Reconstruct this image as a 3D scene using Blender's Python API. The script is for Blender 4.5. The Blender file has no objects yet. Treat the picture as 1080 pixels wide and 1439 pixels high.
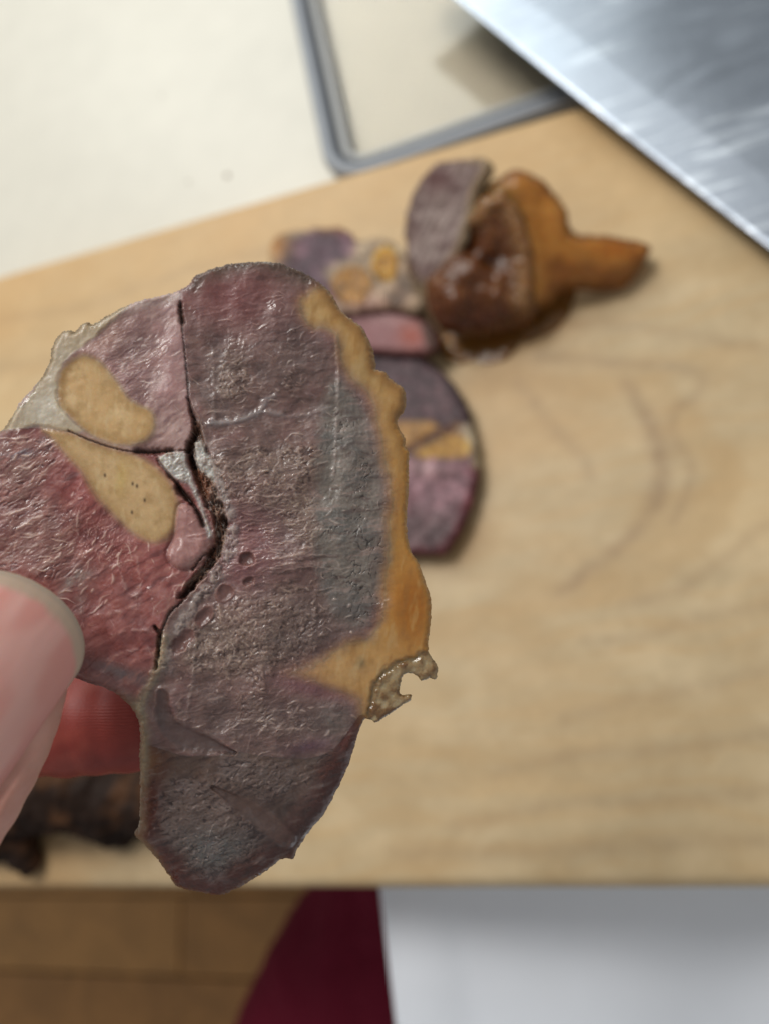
import bpy, bmesh, math, random
import numpy as np
from mathutils import Matrix, Vector

# ------------------------------------------------------------------ camera
F, CX, CY = 1080.0, 540.0, 719.5           # focal length and centre of the 1080x1439 photograph, pixels
H = 0.25                                   # lens height above the board top, metres
_dl = np.array([-3485., -530., -1080.]); _dl /= np.linalg.norm(_dl)
_ny = 0.30
_Z = np.array([-(530 * _ny + 1080) / 3485, _ny, 1.0]); _Z /= np.linalg.norm(_Z)
_X = -_dl
R = np.array([_X, np.cross(_Z, _X), _Z])   # camera -> world rotation
CAM = np.array([0., 0., H])

scene = bpy.context.scene
cd = bpy.data.cameras.new('camera'); cam = bpy.data.objects.new('camera', cd)
scene.collection.objects.link(cam)
M = Matrix.Identity(4)
for i in range(3):
    for j in range(3): M[i][j] = R[i, j]
    M[i][3] = CAM[i]
cam.matrix_world = M
cd.sensor_fit = 'VERTICAL'; cd.sensor_height = 36.0; cd.sensor_width = 27.0
cd.lens = 36.0 * F / 1439.0
cd.clip_start = 0.005; cd.clip_end = 20.0
cd.dof.use_dof = True; cd.dof.focus_distance = 0.0985; cd.dof.aperture_fstop = 11.5
scene.camera = cam

# ------------------------------------------------------------------ light
world = bpy.data.worlds.new('World'); scene.world = world; world.use_nodes = True
bg = world.node_tree.nodes['Background']
bg.inputs[0].default_value = (0.96, 0.98, 1.0, 1); bg.inputs[1].default_value = 0.34

def area(name, loc, target, sx, sy, power, col):
    l = bpy.data.lights.new(name, 'AREA'); l.shape = 'RECTANGLE'; l.size = sx; l.size_y = sy
    l.energy = power; l.color = col
    o = bpy.data.objects.new(name, l); scene.collection.objects.link(o)
    o.location = loc
    o.rotation_euler = (Vector(target) - Vector(loc)).to_track_quat('-Z', 'Y').to_euler()
    return o
area('window_light', (-0.60, 1.42, 1.15), (-0.1, 0.15, 0.0), 1.0, 0.9, 13, (0.94, 1.0, 0.98))
area('ceiling_light', (-0.40, 0.58, 1.20), (-0.05, 0.1, 0.0), 0.45, 0.45, 10, (1.0, 0.97, 0.93))

scene.view_settings.view_transform = 'Standard'; scene.view_settings.look = 'None'
scene.view_settings.exposure = 0.0; scene.view_settings.gamma = 1.0
scene.view_settings.use_curve_mapping = False
scene.render.engine = 'CYCLES'
scene.cycles.use_denoising = True
scene.cycles.max_bounces = 8

# ------------------------------------------------------------------ helpers
def ray(x, y):
    v = np.stack([(np.asarray(x, float) - CX) / F, -(np.asarray(y, float) - CY) / F,
                  -np.ones_like(np.asarray(x, float))], -1)
    return v @ R.T
def on_plane(x, y, o, n):
    r = ray(x, y); t = ((o - CAM) @ n) / (r @ n)
    return CAM + r * t[..., None]
def P(x, y, z):                            # pixel -> point at height z
    return on_plane(np.array(float(x)), np.array(float(y)), np.array([0, 0, z]), np.array([0, 0, 1.]))
def PD(x, y, d):                           # pixel -> point at depth d in front of the lens
    return CAM + ray(np.array(float(x)), np.array(float(y))) * d
def to_px(p):
    c = (np.asarray(p) - CAM) @ R
    return CX + F * c[..., 0] / -c[..., 2], CY - F * c[..., 1] / -c[..., 2]

def lin(c):
    c = np.asarray(c, float) / 255.0
    return np.where(c <= 0.04045, c / 12.92, ((c + 0.055) / 1.055) ** 2.4)
def ss(a, b, x):
    t = np.clip((x - a) / (b - a), 0, 1); return t * t * (3 - 2 * t)
def mix(a, b, m):
    return a + (np.asarray(b, float) - a) * np.clip(m, 0, 1)[..., None]

def _hash(ix, iy, seed):
    h = (ix.astype(np.int64) * 374761393 + iy.astype(np.int64) * 668265263 + seed * 974711) & 0x7fffffff
    h = ((h ^ (h >> 13)) * 1274126177) & 0x7fffffff
    h = h ^ (h >> 16)
    return (h & 0xffff) / 65535.0
def perlin(x, y, seed=0):
    x0 = np.floor(x); y0 = np.floor(y); fx = x - x0; fy = y - y0
    u = fx * fx * fx * (fx * (fx * 6 - 15) + 10); v = fy * fy * fy * (fy * (fy * 6 - 15) + 10)
    def g(dx, dy):
        a = _hash(x0 + dx, y0 + dy, seed) * 6.28318
        return np.cos(a) * (fx - dx) + np.sin(a) * (fy - dy)
    return (g(0, 0) * (1 - u) * (1 - v) + g(1, 0) * u * (1 - v) + g(0, 1) * (1 - u) * v + g(1, 1) * u * v) * 1.5
def fbm(x, y, seed=0, oct=4):
    s = 0; a = 0.5
    for k in range(oct):
        s = s + a * perlin(x, y, seed + k * 17); x = x * 2.03 + 5.1; y = y * 2.03 + 3.7; a *= 0.5
    return s * 1.2
def cells(x, y, seed=0):
    x0 = np.floor(x); y0 = np.floor(y)
    f1 = np.full(x.shape, 9.0); f2 = f1.copy(); rid = np.zeros(x.shape)
    for dx in (-1, 0, 1):
        for dy in (-1, 0, 1):
            cx = x0 + dx; cy = y0 + dy
            px = cx + _hash(cx, cy, seed); py = cy + _hash(cx, cy, seed + 71)
            d = np.hypot(px - x, py - y)
            near = d < f1
            f2 = np.where(near, f1, np.minimum(f2, d))
            rid = np.where(near, _hash(cx, cy, seed + 133), rid)
            f1 = np.where(near, d, f1)
    return f1, f2, rid
def rot(x, y, deg):
    a = math.radians(deg); c, s = math.cos(a), math.sin(a)
    return x * c + y * s, -x * s + y * c
def ridged(x, y, seed, sharp=2.0):
    return np.clip(1 - np.abs(perlin(x, y, seed)) * 2.2, 0, 1) ** sharp

def billow(x, y, seed, oct=3):
    s = 0; a = .55
    for k in range(oct):
        s = s + a * np.abs(perlin(x, y, seed + 23 * k)) * 2.0; x = x * 1.97 + 3.1; y = y * 1.97 + 1.7; a *= .55
    return s
def d_taper(X, Y, pts, n=4, far=60):
    """distance to a stroke whose half-width varies: points are (x, y, radius); about 1 on its border, 0 on its axis"""
    p = smooth_line([q[:2] for q in pts], n); r = np.interp(np.linspace(0, len(pts) - 1, len(p)), range(len(pts)), [q[2] for q in pts])
    out = np.full(X.shape, 9.0)
    for (a, b, r0, r1) in zip(p[:-1], p[1:], r[:-1], r[1:]):
        ex, ey = b - a; wx, wy = X - a[0], Y - a[1]
        t = np.clip((wx * ex + wy * ey) / (ex * ex + ey * ey + 1e-9), 0, 1)
        out = np.minimum(out, np.hypot(wx - ex * t, wy - ey * t) / (r0 + (r1 - r0) * t))
    return out
def smooth_poly(pts, n=4):
    p = np.asarray(pts, float); m = len(p); out = []
    for i in range(m):
        a, b, c, d = p[i - 1], p[i], p[(i + 1) % m], p[(i + 2) % m]
        for k in range(n):
            t = k / n
            out.append(0.5 * (2 * b + (c - a) * t + (2 * a - 5 * b + 4 * c - d) * t * t + (3 * b - a - 3 * c + d) * t ** 3))
    return np.array(out)
def smooth_line(pts, n=5):
    p = np.asarray(pts, float); p = np.vstack([2 * p[0] - p[1], p, 2 * p[-1] - p[-2]]); out = []
    for i in range(1, len(p) - 2):
        a, b, c, d = p[i - 1], p[i], p[i + 1], p[i + 2]
        for k in range(n):
            t = k / n
            out.append(0.5 * (2 * b + (c - a) * t + (2 * a - 5 * b + 4 * c - d) * t * t + (3 * b - a - 3 * c + d) * t ** 3))
    out.append(p[-2]); return np.array(out)
def _segd(X, Y, a, b):
    ex, ey = b - a; wx, wy = X - a[0], Y - a[1]
    t = np.clip((wx * ex + wy * ey) / (ex * ex + ey * ey + 1e-12), 0, 1)
    return (wx - ex * t) ** 2 + (wy - ey * t) ** 2
def sd_poly(X, Y, pts, n=3, far=60):
    """signed distance to a closed smooth outline (negative inside)"""
    p = smooth_poly(pts, n) if n > 1 else np.asarray(pts, float)
    out = np.full(X.shape, float(far) * 10)
    lo = p.min(0) - far; hi = p.max(0) + far
    m = (X > lo[0]) & (X < hi[0]) & (Y > lo[1]) & (Y < hi[1])
    x, y = X[m], Y[m]
    d = np.full(x.shape, 1e12); ins = np.zeros(x.shape, bool)
    for i in range(len(p)):
        a, b = p[i - 1], p[i]
        d = np.minimum(d, _segd(x, y, a, b))
        if a[1] != b[1]:
            ins ^= ((a[1] > y) != (b[1] > y)) & (x < (b[0] - a[0]) * (y - a[1]) / (b[1] - a[1]) + a[0])
    d = np.sqrt(d); out[m] = np.where(ins, -d, d)
    return out
def d_line(X, Y, pts, n=5, far=50):
    p = smooth_line(pts, n) if n > 1 else np.asarray(pts, float)
    out = np.full(X.shape, float(far))
    lo = p.min(0) - far; hi = p.max(0) + far
    m = (X > lo[0]) & (X < hi[0]) & (Y > lo[1]) & (Y < hi[1])
    x, y = X[m], Y[m]; d = np.full(x.shape, 1e12)
    for i in range(1, len(p)): d = np.minimum(d, _segd(x, y, p[i - 1], p[i]))
    out[m] = np.sqrt(d); return out
def blob(X, Y, cx, cy, rx, ry, deg=0):
    u, v = rot(X - cx, Y - cy, deg); return np.exp(-(u / rx) ** 2 - (v / ry) ** 2)

# ------------------------------------------------------------------ objects
def tag(o, label=None, cat=None, group=None, kind=None):
    if label: o['label'] = label
    if cat: o['category'] = cat
    if group: o['group'] = group
    if kind: o['kind'] = kind
    return o
def empty(name, loc, label, cat, group=None):
    o = bpy.data.objects.new(name, None); scene.collection.objects.link(o)
    o.location = loc; o.empty_display_size = 0.01
    return tag(o, label, cat, group)
def mesh_obj(name, verts, faces, mat=None, parent=None, loc=(0, 0, 0), smooth=True, attrs=None, normals=None):
    """verts (n,3); faces: (m,4)/(m,3) int array or a list of polygons"""
    me = bpy.data.meshes.new(name)
    verts = np.asarray(verts, float)
    if isinstance(faces, np.ndarray):
        me.vertices.add(len(verts)); me.vertices.foreach_set('co', verts.astype(np.float32).ravel())
        m, k = faces.shape
        me.loops.add(m * k); me.loops.foreach_set('vertex_index', faces.astype(np.int32).ravel())
        me.polygons.add(m); me.polygons.foreach_set('loop_start', np.arange(0, m * k, k, dtype=np.int32))
        me.update(calc_edges=True)
    else:
        me.from_pydata([tuple(v) for v in verts], [], [list(map(int, f)) for f in faces])
    me.polygons.foreach_set('use_smooth', np.full(len(me.polygons), smooth))
    for an, arr in (attrs or {}).items():
        a = me.attributes.new(an, 'FLOAT_COLOR', 'POINT')
        full = np.ones((len(verts), 4), np.float32); full[:, :np.shape(arr)[1]] = arr
        a.data.foreach_set('color', full.ravel())
    if normals is not None:
        me.normals_split_custom_set_from_vertices([tuple(v) for v in normals])
    if mat: me.materials.append(mat)
    o = bpy.data.objects.new(name, me); scene.collection.objects.link(o)
    o.location = loc
    if parent: o.parent = parent
    return o

def material(name, color=None, attr=False, rough=0.5, metal=0.0, sss=0.0, sss_r=(1, .4, .2), sss_s=0.001,
             coat=0.0, coat_r=0.15, trans=0.0, ior=1.45, spec=0.5, bump=None, data=False, vary=None):
    m = bpy.data.materials.new(name); m.use_nodes = True
    nt = m.node_tree; b = nt.nodes['Principled BSDF']; L = nt.links.new
    b.inputs['Roughness'].default_value = rough; b.inputs['Metallic'].default_value = metal
    b.inputs['IOR'].default_value = ior; b.inputs['Specular IOR Level'].default_value = spec
    b.inputs['Coat Weight'].default_value = coat; b.inputs['Coat Roughness'].default_value = coat_r
    b.inputs['Transmission Weight'].default_value = trans
    b.inputs['Subsurface Weight'].default_value = sss
    b.inputs['Subsurface Radius'].default_value = sss_r; b.inputs['Subsurface Scale'].default_value = sss_s
    tc = nt.nodes.new('ShaderNodeTexCoord')
    if attr:
        a = nt.nodes.new('ShaderNodeAttribute'); a.attribute_name = 'Col'; src = a.outputs['Color']
    else:
        rgb = nt.nodes.new('ShaderNodeRGB'); rgb.outputs[0].default_value = tuple(color) + (1,); src = rgb.outputs[0]
    if vary:
        for (sc, amt, dist) in vary:
            n = nt.nodes.new('ShaderNodeTexNoise'); n.inputs['Scale'].default_value = sc
            n.inputs['Detail'].default_value = 4; n.inputs['Distortion'].default_value = dist
            L(tc.outputs['Object'], n.inputs['Vector'])
            mr = nt.nodes.new('ShaderNodeMapRange'); mr.inputs[1].default_value = 0.25; mr.inputs[2].default_value = 0.75
            mr.inputs[3].default_value = 1 - amt; mr.inputs[4].default_value = 1 + amt
            L(n.outputs['Fac'], mr.inputs[0])
            vm = nt.nodes.new('ShaderNodeVectorMath'); vm.operation = 'SCALE'
            L(src, vm.inputs[0]); L(mr.outputs[0], vm.inputs['Scale']); src = vm.outputs[0]
    L(src, b.inputs['Base Color'])
    if data:
        d = nt.nodes.new('ShaderNodeAttribute'); d.attribute_name = 'Data'
        sp = nt.nodes.new('ShaderNodeSeparateColor'); L(d.outputs['Color'], sp.inputs[0])
        L(sp.outputs[0], b.inputs['Roughness']); L(sp.outputs[1], b.inputs['Subsurface Weight'])
        L(sp.outputs[2], b.inputs['Coat Weight'])
    if bump:
        prev = None
        for (sc, st, dist) in bump:
            n = nt.nodes.new('ShaderNodeTexNoise'); n.inputs['Scale'].default_value = sc
            n.inputs['Detail'].default_value = 3
            L(tc.outputs['Object'], n.inputs['Vector'])
            bp = nt.nodes.new('ShaderNodeBump'); bp.inputs['Strength'].default_value = st; bp.inputs['Distance'].default_value = dist
            if data:
                mm = nt.nodes.new('ShaderNodeMath'); mm.operation = 'MULTIPLY'; mm.inputs[1].default_value = st
                L(d.outputs['Alpha'], mm.inputs[0]); L(mm.outputs[0], bp.inputs['Strength'])
            L(n.outputs['Fac'], bp.inputs['Height'])
            if prev: L(prev.outputs[0], bp.inputs['Normal'])
            prev = bp
        L(prev.outputs[0], b.inputs['Normal'])
    return m

MAT = {}
MAT['meat'] = material('meat', attr=True, data=True, sss_r=(1, .55, .30), sss_s=0.0014, coat_r=0.10,
                       spec=.42, vary=[(1600, .05, 0.4)], bump=[(5200, .14, .00012), (1700, .08, .0003)])
MAT['rind'] = material('rind', lin((120, 88, 60)), rough=.4, coat=.3, vary=[(300, .3, .5)], bump=[(900, .5, .0006)])
MAT['meat_soft'] = material('meat_soft', attr=True, data=True, sss_r=(1, .5, .2), sss_s=0.0015, coat_r=.2, spec=.25,
                            vary=[(500, .12, .5)], bump=[(900, .15, .0005)])

# ---- a cut slice: a relief traced on its own plane, with real thickness, split into its tissues
def build_slice(name, label, cat, outline, o, n, thick, step, paint, parts, mat, group=None, n_smooth=3, gain=1.0,
                jag=0.0, rind='rind', dz=0.0, parent=None, bend=None):
    outline = np.asarray(outline, float)
    lo = outline.min(0) - 8; hi = outline.max(0) + 8
    xs = np.arange(lo[0], hi[0], step); ys = np.arange(lo[1], hi[1], step)
    X, Y = np.meshgrid(xs, ys)
    sd = sd_poly(X, Y, outline, n_smooth, far=200)
    if jag:
        sd = sd + jag * (fbm(X / 16, Y / 16, 5, 3) + 0.7 * fbm(X / 5, Y / 5, 9, 2))
    mask = sd < 0.35 * step
    f = mask[:-1, :-1] & mask[1:, :-1] & mask[:-1, 1:] & mask[1:, 1:]
    used = np.zeros(mask.shape, bool)
    used[:-1, :-1] |= f; used[1:, :-1] |= f; used[:-1, 1:] |= f; used[1:, 1:] |= f
    h, col, rough, sss, coat, reg = paint(X, Y, -sd)
    # settle the border vertices on the outline
    pad = np.pad(f, 1)
    nf = pad[1:, 1:].astype(int) + pad[:-1, 1:] + pad[1:, :-1] + pad[:-1, :-1]
    border = used & (nf < 4)
    gy, gx = np.gradient(sd, step); g2 = gx * gx + gy * gy + 1e-6
    mv = np.clip(sd, -1.5 * step, 1.5 * step) / g2
    X = np.where(border, X - gx * mv, X); Y = np.where(border, Y - gy * mv, Y)
    base = on_plane(X, Y, o, n)
    s = np.linalg.norm(o - CAM) / F * 1.0
    if bend is not None:                   # bend away from the lens, shaped so the lower part turns darker
        base = CAM + (base - CAM) * (1 + bend(X, Y) * s / np.linalg.norm(o - CAM))[..., None]
    pos = base + n * (h * s)[..., None]
    du = np.gradient(pos, axis=1); dv = np.gradient(pos, axis=0)
    nor = np.cross(dv, du); nor /= np.linalg.norm(nor, axis=-1, keepdims=True) + 1e-12
    nor *= np.sign((nor @ n))[..., None] + 1e-9
    loc = o - n * thick if dz == 0 else o
    loc = np.array([o[0], o[1], max(o[2] - thick, 0.0)]) if dz == 0 else o - n * thick
    root = parent or empty(name, loc, label, cat, group)
    if parent: loc = np.array(parent.location)
    idx = -np.ones(mask.shape, int); ids = np.flatnonzero(used.ravel()); idx.ravel()[ids] = np.arange(len(ids))
    V = pos.reshape(-1, 3)[ids] - loc; NV = nor.reshape(-1, 3)[ids]
    C = lin(col.reshape(-1, 3)[ids]) * gain
    D = np.stack([rough.ravel()[ids], sss.ravel()[ids], coat.ravel()[ids], np.full(len(ids), .18)], -1)
    fi, fj = np.nonzero(f)
    Q = np.stack([idx[fi, fj], idx[fi + 1, fj], idx[fi + 1, fj + 1], idx[fi, fj + 1]], -1)
    rid = reg[fi, fj]
    for k, pn in enumerate(parts):
        q = Q[rid == k]
        if len(q) < 6: continue
        u, inv = np.unique(q, return_inverse=True)
        mesh_obj(pn, V[u], inv.reshape(q.shape), mat, root, attrs={'Col': C[u], 'Data': D[u]}, normals=NV[u])
    # the cut edge and the underside: a second relief that meets the face along the outline
    tpx = thick / s; ee = np.clip(-sd, 0, None); w = max(10.0, .28 * tpx)
    hb = -tpx * np.sqrt(np.clip(1 - np.clip(1 - ee / w, 0, 1) ** 2, 0, 1))
    hb = np.where(border, h, np.minimum(h - .6, hb))
    back = (base + n * (hb * s)[..., None]).reshape(-1, 3)[ids] - loc
    mesh_obj(rind, back, Q[:, ::-1].copy(), mat, root, attrs={'Col': C * .85, 'Data': np.tile([.5, 0.0, .1, .5], (len(back), 1))})
    return root

# ------------------------------------------------------------------ the setting
Y0 = P(540, 1250, 0)[1]; Y1 = P(350, 282.5, 0)[1]           # near and far edge of the cutting board
XL = P(0, 385, 0)[0] - 0.035; XR = 0.125
TZ = -0.020                                                    # table top height

def box(x0, x1, y0, y1, z0, z1, bev=0.0):
    bm = bmesh.new(); bmesh.ops.create_cube(bm, size=1)
    for v in bm.verts:
        v.co = ((x0 + x1) / 2 + v.co.x * (x1 - x0), (y0 + y1) / 2 + v.co.y * (y1 - y0), (z0 + z1) / 2 + v.co.z * (z1 - z0))
    if bev: bmesh.ops.bevel(bm, geom=bm.edges[:], offset=bev, segments=3, affect='EDGES', profile=.5)
    return bm
def bm_obj(name, bm, mat, parent=None, loc=(0, 0, 0), smooth=True):
    me = bpy.data.meshes.new(name); bm.to_mesh(me); bm.free()
    for p in me.polygons: p.use_smooth = smooth
    me.materials.append(mat)
    o = bpy.data.objects.new(name, me); scene.collection.objects.link(o); o.location = loc
    if parent: o.parent = parent
    return o

cream = material('cream_laminate', lin((212, 207, 193)), rough=.38, spec=.45, vary=[(9, .04, .3), (60, .03, 0.2)],
                 bump=[(500, .05, .0004)])
tt = bm_obj('tabletop', box(-1.0, 0.75, Y0 + 0.012, Y0 + 1.0, TZ - .03, TZ, .004), cream); tag(tt, kind='structure')
# crumbs and specks on the table
for (x, y, r) in ((320, 247, .0012), (265, 256, .0007), (228, 135, .0006)):
    p = P(x, y, TZ); bm = bmesh.new(); bmesh.ops.create_icosphere(bm, subdivisions=2, radius=r)
    for v in bm.verts: v.co *= 1 + .35 * math.sin(v.co.x * 3000 + v.co.y * 1700); v.co.z *= .5
    o = bm_obj('crumb', bm, MAT['rind'], loc=(p[0], p[1], TZ + r * .3))
    tag(o, {320: 'largest dark crumb lying on the cream tabletop', 265: 'tiny dark crumb lying next to the largest one on the tabletop',
            228: 'lone faint crumb on the cream tabletop away from the board'}[x], 'crumb', 'crumbs on the tabletop')

# floor far below the table edge, in planks
FZ = -0.72
fl_m = [material('floor_oak_%d' % k, lin(c), rough=.42, vary=[(14, .18, 1.5), (70, .12, 2.0)])
        for k, c in enumerate(((172, 124, 68), (182, 133, 75), (162, 115, 62)))]
sub = bm_obj('floor', box(-2.4, 1.2, -1.8, 1.4, FZ - .03, FZ - .009), material('subfloor', (.05, .035, .02), rough=.8), smooth=False)
tag(sub, kind='structure')
random.seed(4)
pw, plen = 0.095, 0.62
for r in range(15):
    y = -1.30 + r * pw
    off = random.random() * plen
    for k in range(-4, 3):
        x = k * plen + off
        if x > 1.0 or x + plen < -2.2: continue
        o = bm_obj('plank', box(x + .0012, x + plen - .0012, y + .0012, y + pw - .0012, FZ - .009, FZ + random.uniform(0, .0006), .0015),
                   random.choice(fl_m), sub, smooth=False)

# ------------------------------------------------------------------ cutting board
def build_board():
    st = 0.001
    xs = np.arange(XL, XR + st / 2, st); ys = np.arange(Y0, Y1 + st / 2, st)
    X, Y = np.meshgrid(xs, ys)
    e = np.minimum(np.minimum(X - xs[0], xs[-1] - X), np.minimum(Y - ys[0], ys[-1] - Y))
    r = .004
    Zh = -r * (1 - np.sqrt(np.clip(1 - np.clip(1 - e / r, 0, 1) ** 2, 0, 1))) + .00025 * fbm(X * 40, Y * 60, 3, 3)
    px, py = to_px(np.stack([X, Y, Zh * 0], -1))
    # figure of the maple: long grain along x, flame contours in the middle, a few mineral streaks
    wx = X + .012 * fbm(X * 22, Y * 30, 8, 3); wy = Y + .008 * fbm(X * 16, Y * 24, 12, 3)
    g1 = fbm(wx * 18, wy * 260, 21, 4)
    g2 = fbm(wx * 40, wy * 900, 25, 3)
    u = (wx + .085) / .13; v = (wy - .085) / .055
    ring = np.sqrt(u * u + v * v + .02)
    flame = np.sin(ring * 9.0 + 2 * fbm(X * 14, Y * 18, 31, 3))
    low = fbm(X * 9, Y * 14, 41, 3)
    c = np.broadcast_to(np.array([185., 163., 127.]), X.shape + (3,)).copy()
    c = mix(c, (186, 152, 106), ss(-.25, .5, g1) * .36); mot = fbm(X * 45, Y * 60, 47, 4); c = mix(c, (172, 144, 104), ss(.0, .5, mot) * .35); c = mix(c, (214, 192, 156), ss(.0, .5, -mot) * .3)
    c = mix(c, (222, 196, 152), ss(.0, .6, low) * .5)
    c = mix(c, (190, 152, 104), ss(.0, .6, -low) * .55)
    c = mix(c, (176, 142, 96), ss(.55, 1.0, flame) * .38 * ss(2.6, .6, ring))
    c = mix(c, (170, 132, 84), ss(.25, .8, g2) * .25)
    far = ss(.11, .0, Y1 - Y)
    c = mix(c, (203, 162, 108), far * .6)
    j = 5 * fbm(px / 40, py / 40, 77, 3)
    for pts, w, a in (
        ([(880, 540), (905, 580), (922, 630), (925, 690), (905, 735), (860, 775), (815, 810), (785, 830)], 7, .50),
        ([(915, 590), (930, 640), (925, 690)], 13, .35),
        ([(760, 500), (850, 508), (940, 515), (985, 530), (975, 560), (948, 575), (945, 610), (968, 650), (965, 690), (945, 730)], 6, .34),
        ([(728, 535), (760, 580), (790, 615), (815, 640), (830, 670)], 7, .30),
        ([(1080, 735), (1010, 790), (950, 830), (880, 850)], 7, .26),
        ([(1080, 850), (980, 870), (900, 895), (820, 900)], 6, .22),
        ([(1080, 940), (990, 965), (880, 985), (790, 1010)], 8, .22),
        ([(1080, 1030), (960, 1050), (820, 1060), (700, 1085)], 8, .24),
        ([(1080, 1110), (940, 1125), (800, 1130), (640, 1160)], 8, .26),
        ([(1080, 1180), (930, 1185), (760, 1195), (560, 1200)], 9, .28),
        ([(700, 480), (830, 455), (960, 470), (1080, 490)], 6, .25),
        ([(0, 520), (80, 505), (160, 490), (240, 470)], 5, .22),
        ([(0, 450), (120, 430), (260, 380), (380, 350)], 5, .20)):
        w = w * 1.5; d = d_line(px + j, py + j * .6, pts, 4, far=40)
        c = mix(c, (138, 112, 84), np.exp(-(d / w) ** 2) * a * (.75 + .5 * fbm(px / 25, py / 25, 90, 2)))
    # brown patches blended in beside the jelly and the round slice
    c = mix(c, (150, 96, 40), np.clip(blob(px, py, 690, 470, 95, 24, -8) * 1.0 + .2 * low, 0, 1) * .6)
    c = mix(c, (160, 112, 60), blob(px, py, 640, 760, 60, 40) * .30)
    n0 = X.size; ny_, nx_ = X.shape
    I = np.arange(n0).reshape(ny_, nx_)
    V = np.stack([X, Y, Zh], -1).reshape(-1, 3)
    Q = np.stack([I[:-1, :-1], I[:-1, 1:], I[1:, 1:], I[1:, :-1]], -1).reshape(-1, 4)
    rim = np.concatenate([I[0, :], I[1:, -1], I[-1, -2::-1], I[-2:0:-1, 0]])
    b = V[rim].copy(); b[:, 2] = TZ + .0002
    m = len(rim); k = np.arange(m); kb = n0 + k
    W = np.stack([rim, kb, n0 + (k + 1) % m, rim[(k + 1) % m]], -1)
    # underside as a fan strip over the long sides
    C = np.concatenate([lin(c).reshape(-1, 3), lin(c).reshape(-1, 3)[rim] * .9])
    V = np.concatenate([V, b])
    c4 = [n0, n0 + nx_ - 1, n0 + nx_ + ny_ - 2, n0 + 2 * nx_ + ny_ - 3]
    F4 = np.concatenate([Q, W, np.array([c4[::-1]])])
    loc = np.array([(XL + XR) / 2, (Y0 + Y1) / 2, TZ])
    wood = material('maple', attr=True, rough=.5, spec=.4, vary=[(150, .05, 1.0)], bump=[(700, .12, .0004)])
    o = mesh_obj('cutting_board', V - loc, F4, wood, None, loc, attrs={'Col': C})
    tag(o, 'pale maple cutting board with grey mineral streaks on the cream tabletop', 'cutting board')
build_board()

# ------------------------------------------------------------------ the held slice
c0 = PD(320, 800, 0.100)
ns = R @ np.array([0.06, 0.13, 1.0]); ns /= np.linalg.norm(ns)
OUT = [(271,387),(285,380),(298,375),(320,369),(341,366),(376,365),(403,371),(427,381),(452,396),(466,412),(477,431),(489,443),
 (508,457),(518,474),(526,497),(529,516),(540,519),(549,531),(567,544),(570,567),(567,577),(559,588),(560,598),(569,614),(570,625),
 (575,635),(574,659),(575,683),(572,717),(572,744),(575,765),(582,781),(590,794),(597,814),(606,843),(605,878),(602,909),(607,924),(616,940),
 (613,956),(604,954),(592,957),(586,950),(574,946),(565,952),(562,967),(564,977),(577,976),(577,985),(567,991),(551,1002),(539,1010),
 (528,1017),(520,1012),(510,1014),(501,1039),(492,1073),(475,1112),(454,1150),(433,1176),(418,1197),(411,1214),(394,1215),(364,1237),
 (330,1256),(305,1266),(275,1261),(245,1254),(232,1235),(211,1210),(192,1190),(182,1178),(189,1163),(190,1112),(192,1061),(194,1022),
 (186,1001),(172,983),(148,968),(124,961),(101,952),(40,930),(-20,890),(-60,820),(-75,740),(-60,665),(-30,625),(0,604),(12,589),
 (30,559),(44,544),(56,530),(70,503),(71,488),(83,467),(98,462),(104,465),(113,454),(124,450),(130,453),(166,432),(201,418),(237,410),(264,398)]
T1 = [(89,518),(110,501),(133,503),(151,518),(169,541),(184,562),(213,577),(218,598),(207,618),(190,624),(166,626),(142,618),(118,605),(98,586),(83,571),(80,541)]
T2 = [(60,602),(98,608),(133,622),(166,633),(193,641),(219,657),(240,680),(250,708),(248,737),(236,754),(218,761),(200,756),(181,743),(154,716),(133,693),(116,663),(98,644),(74,616)]
GEL = [(430,414),(419,429),(431,457),(458,464),(473,476),(481,507),(497,534),(516,550),(528,581),(534,612),(541,651),(548,679),(549,711),(545,761),
 (541,816),(538,854),(520,893),(489,905),(450,928),(403,946),(434,959),(473,971),(504,983),(508,1014),(530,1030),(640,980),(650,800),(620,560),(560,480),(500,420),(458,400)]
SCR = [(521,1020),(521,985),(531,955),(548,938),(570,928),(602,918),(640,930),(640,1000),(560,1040)]
FATR = [(-10,604),(40,560),(60,515),(75,460),(120,440),(175,425),(175,437),(150,458),(120,485),(95,505),(82,530),(80,560),(98,588),(118,606),(95,606),(55,598),(20,606)]
W1 = [(223,640),(258,634),(262,647),(267,660),(273,677),(278,690),(288,720),(298,748),(293,757),(287,732),(277,705),(267,683),(255,678),(240,668),(228,655)]
W2 = [(272,622),(283,618),(290,633),(300,653),(303,677),(295,673),(285,663),(275,650)]
FOLD = [(250,712),(267,710),(280,723),(290,743),(299,762),(292,784),(272,798),(250,800),(234,780),(244,752)]
DARK = [(264,560),(272,580),(284,605),(291,630),(300,655),(307,690),(316,715),(320,740),(315,770),(300,797),(280,817),(262,837),(250,840),
 (268,815),(287,790),(300,765),(302,740),(296,715),(284,690),(272,665),(262,634),(270,612),(272,600)]

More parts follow.
